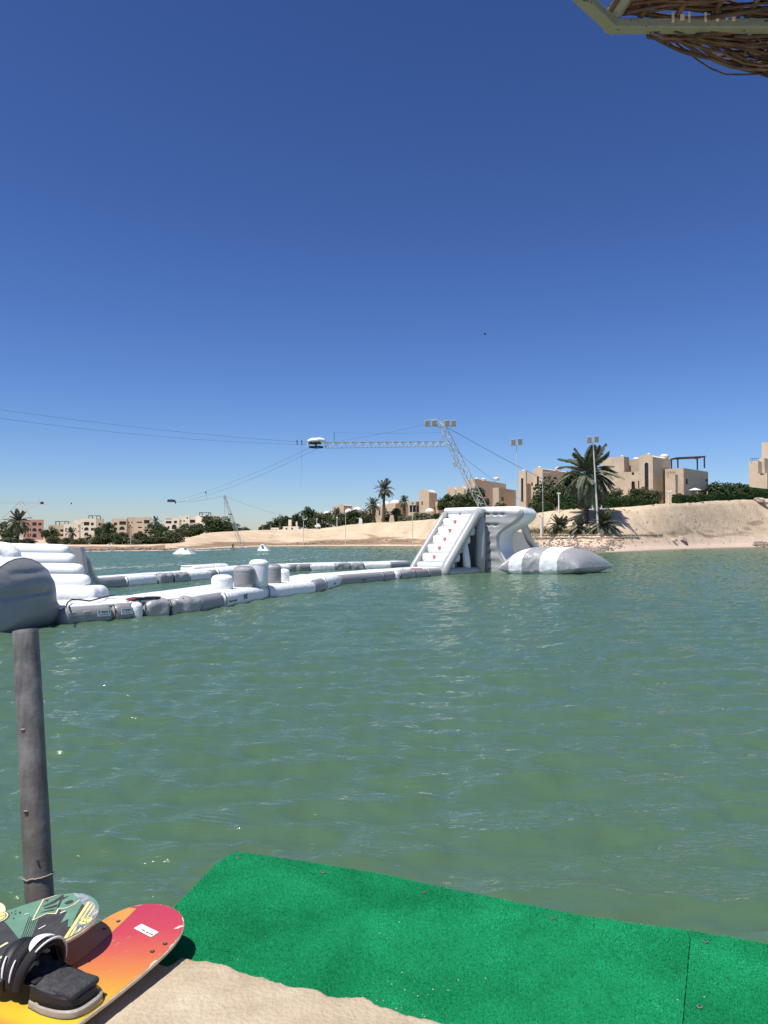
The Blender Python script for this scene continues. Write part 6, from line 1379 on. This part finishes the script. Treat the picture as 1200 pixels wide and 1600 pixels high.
# anchor post with rod, sign stake
DA = gp(846, 839); g = at(846, DA); AP = empty('anchor_post', g.to_tuple(), 'pale concrete anchor post at the foot of the bent lamp', 'post'); mb = MB(); mb.tube([g-Vector((0, 0, .3)), P(845.8, 808, DA)], [.26, .22], 8); mb.build('post', 'roofwhite', AP); mb = MB(); mb.tube([P(845, 808, DA), P(829, 792, DA+1)], .06, 5); mb.build('rod', 'steel', AP)
mb = MB(); g = at(866, gp(866, 836)); mb.tube([g-Vector((0, 0, .1)), P(859.5, 825, g.y)], .05, 5); o = mb.build('wooden_stake', 'roofwhite'); tag(o, 'short pale stake leaning in the dry grass', 'stake')
mb = MB(); c = P(563.5, 814.5, 224); g = at(563.5, 224); mb.prism([(c.x-.5, 224, g.z-.2), (c.x+.5, 224, g.z-.2), (c.x+.45, 224, c.z+.6), (c.x-.2, 224, c.z+1.1), (c.x-.5, 224, c.z+.8)], (0, .25, 0)); o = mb.build('garden_stele', 'white_paint'); tag(o, 'small white stele on the dune crest before dark shrubs', 'stele')
mb = MB(); c = at(612, 222); mb.prism([(c.x-.9, 222, c.z-.2), (c.x+.9, 222, c.z-.2), (c.x+.45, 222, c.z+2.2), (c.x-.45, 222, c.z+2.2)], (0, .7, 0)); o = mb.build('stone_pedestal', 'stucco'); tag(o, 'tapered sand pedestal on the crest beside the round green bush', 'pedestal')
# parasol and garden shelter at right
g = at(1086, 178); UM = empty('garden_parasol', g.to_tuple(), 'white garden parasol against the pergola villa wall', 'parasol'); mb = MB(); t = P(1086.5, 741, 178); mb.tube([g, P(1086.5, 763, 178)], .05, 6); mb.build('pole', 'steel', UM)
c = P(1086, 766, 178); mb = MB(); mb.lathe(c, [(1.45, 0), (1.4, .06), (.7, .32), (.06, .55)], 8); mb.build('canopy', 'white_paint', UM)
SHL = empty('garden_shelter', at(1105, 192).to_tuple(), 'dark timber garden shelter roof over the hedges', 'shelter'); a, b = P(1086, 768, 186), P(1137, 766.5, 200); mb = MB(); mb.prism([a, b, b+Vector((.2, 3, 0)), a+Vector((.2, 3, 0))], (0, 0, .22)); mb.build('roof', 'wood_dark', SHL)
for t_ in (.06, .35, .65, .95):
    q = a.lerp(b, t_); z0 = gz(q.x, q.y)-.2; mb = MB(); mb.box((q.x, q.y, (z0+q.z)/2), (.35, .35, q.z-z0)); mb.build('post', 'stucco_dark', SHL)
# a low dark shelter and white cart on the crest at centre
SH2 = empty('garden_shelter', at(513, 236).to_tuple(), 'low dark pergola on the dune crest in front of the olive tree', 'shelter'); a, b = P(500, 818, 236), P(526, 817, 236); mb = MB(); mb.prism([a, b, b+Vector((0, 2, 0)), a+Vector((0, 2, 0))], (0, 0, .25)); mb.build('roof', 'wood_dark', SH2)
for t_ in (.02, .35, .65, .98):
    q = a.lerp(b, t_); z0 = gz(q.x, q.y)-.3; mb = MB(); mb.box((q.x, q.y, (z0+q.z)/2), (.3, .3, max(.3, q.z-z0))); mb.build('post', 'wood_dark', SH2)
g = at(496.5, 230); CT = empty('white_cart', g.to_tuple(), 'small white cart parked on the dune crest', 'cart'); mb = MB(); mb.rbox(g+Vector((0, 0, .75)), (1.7, 1.0, .7), .15, 0, 2, 1); mb.build('body', 'white_paint', CT, True); mb = MB(); mb.rbox(g+Vector((.1, 0, 1.3)), (1.0, .9, .5), .15, 0, 2, 1); mb.build('cab', 'white_paint', CT, True)
for s_ in (-.5, .5): mb = MB(); mb.tube([g+Vector((s_, -.55, .28)), g+Vector((s_, -.4, .28))], .28, 12); mb.build('wheel', 'black', CT)
# bird
c = P(758, 522.5, 90); mb = MB(); mb.tube([c-Vector((.2, 0, 0)), c-Vector((.05, 0, -.01)), c+Vector((.12, 0, .01)), c+Vector((.2, 0, .02))], [.01, .05, .045, .015], 8)
for s_ in (-1, 1): mb.prism([c+Vector((.06, 0, .02)), c+Vector((-.1, 0, .02)), c+Vector((-.14, s_*.22, .12)), c+Vector((-.1, s_*.42, .08)), c+Vector((.02, s_*.2, .13))], (0, 0, .012))
o = mb.build('bird', 'print'); tag(o, 'tiny dark bird flying in the blue sky', 'bird')

# ------------------------------------------------------------ two small people
def person(label, g, pose, top, legs, skin, yaw, scale=1.0):
    J = pose; V_ = [Vector(j[0]) for j in J]; me = bpy.data.meshes.new('person'); me.from_pydata([tuple(v) for v in V_], [(j[2], i) for i, j in enumerate(J) if j[2] is not None], [])
    o = bpy.data.objects.new('person', me); COL.objects.link(o); o.location = g; o.rotation_euler = (0, 0, yaw); o.scale = (scale,)*3
    sm = o.modifiers.new('skin', 'SKIN'); 
    for i, sv_ in enumerate(me.skin_vertices[0].data): sv_.radius = (J[i][1], J[i][1]*.9); sv_.use_root = (i == 0)
    ss = o.modifiers.new('sub', 'SUBSURF'); ss.levels = 1; ss.render_levels = 1
    dg = bpy.context.evaluated_depsgraph_get(); m2 = bpy.data.meshes.new_from_object(o.evaluated_get(dg)); o.modifiers.clear(); o.data = m2
    m2.materials.clear(); [m2.materials.append(M[q]) for q in (top, legs, skin)]
    for p in m2.polygons:
        z = p.center.z; p.material_index = 2 if z > J[3][0][2]-.02 else (0 if z > J[0][0][2]-.02 else 1); p.use_smooth = True
    tag(o, label, 'person'); return o
M['skin'] = mat('skin', (.30, .17, .11), .6, .08); M['wetsuit'] = mat('black wetsuit', (.012, .012, .014), .45, .2); M['whitecloth'] = mat('white shirt', (.75, .75, .73), .8, .05); M['navy'] = mat('dark trousers', (.03, .03, .05), .8, .1)
# joints: position, radius, parent
ride = [((0, 0, .62), .13, None), ((.06, 0, .82), .13, 0), ((.12, 0, 1.02), .15, 1), ((.15, 0, 1.14), .06, 2), ((.17, 0, 1.22), .09, 3), ((.18, 0, 1.32), .085, 4),
        ((.16, .17, 1.02), .06, 2), ((.36, .20, .92), .045, 6), ((.58, .12, .96), .035, 7), ((.62, .09, .96), .03, 8), ((.16, -.17, 1.02), .06, 2), ((.36, -.18, .92), .045, 10), ((.58, -.10, .96), .035, 11), ((.62, -.07, .96), .03, 12),
        ((.12, .14, .52), .09, 0), ((.22, .22, .38), .07, 14), ((.02, .28, .10), .05, 15), ((.12, .29, .06), .04, 16), ((.12, -.14, .52), .09, 0), ((.22, -.22, .38), .07, 18), ((.02, -.28, .10), .05, 19), ((.12, -.29, .06), .04, 20)]
rp = G(363.5, 858.7); person('wakeboarder in black riding across the far water', rp.to_tuple(), ride, 'wetsuit', 'wetsuit', 'skin', R(70), .95)
mb = MB(); mb.rbox(rp+Vector((0, 0, .03)), (1.35, .42, .06), .02, R(160), 2, 2); o = mb.build('wakeboard', 'black'); tag(o, 'dark wakeboard under the rider on the far water', 'wakeboard')
sit = [((0, 0, .22), .15, None), ((-.02, 0, .45), .14, 0), ((0, 0, .66), .16, 1), ((.02, 0, .80), .06, 2), ((.04, 0, .88), .095, 3), ((.05, 0, .99), .09, 4),
       ((.02, .19, .66), .06, 2), ((.16, .24, .48), .045, 6), ((.36, .2, .42), .035, 7), ((.41, .19, .41), .03, 8), ((.02, -.19, .66), .06, 2), ((.16, -.24, .48), .045, 10), ((.36, -.2, .42), .035, 11), ((.41, -.19, .41), .03, 12),
       ((.2, .13, .26), .09, 0), ((.44, .16, .44), .07, 14), ((.6, .15, .08), .05, 15), ((.72, .16, .05), .045, 16), ((.2, -.13, .26), .09, 0), ((.44, -.16, .44), .07, 18), ((.6, -.15, .08), .05, 19), ((.72, -.16, .05), .045, 20)]
sg = at(170, 141); person('seated person in white shirt and dark trousers on the left shore', sg.to_tuple(), sit, 'whitecloth', 'navy', 'skin', R(-60), 1.05)
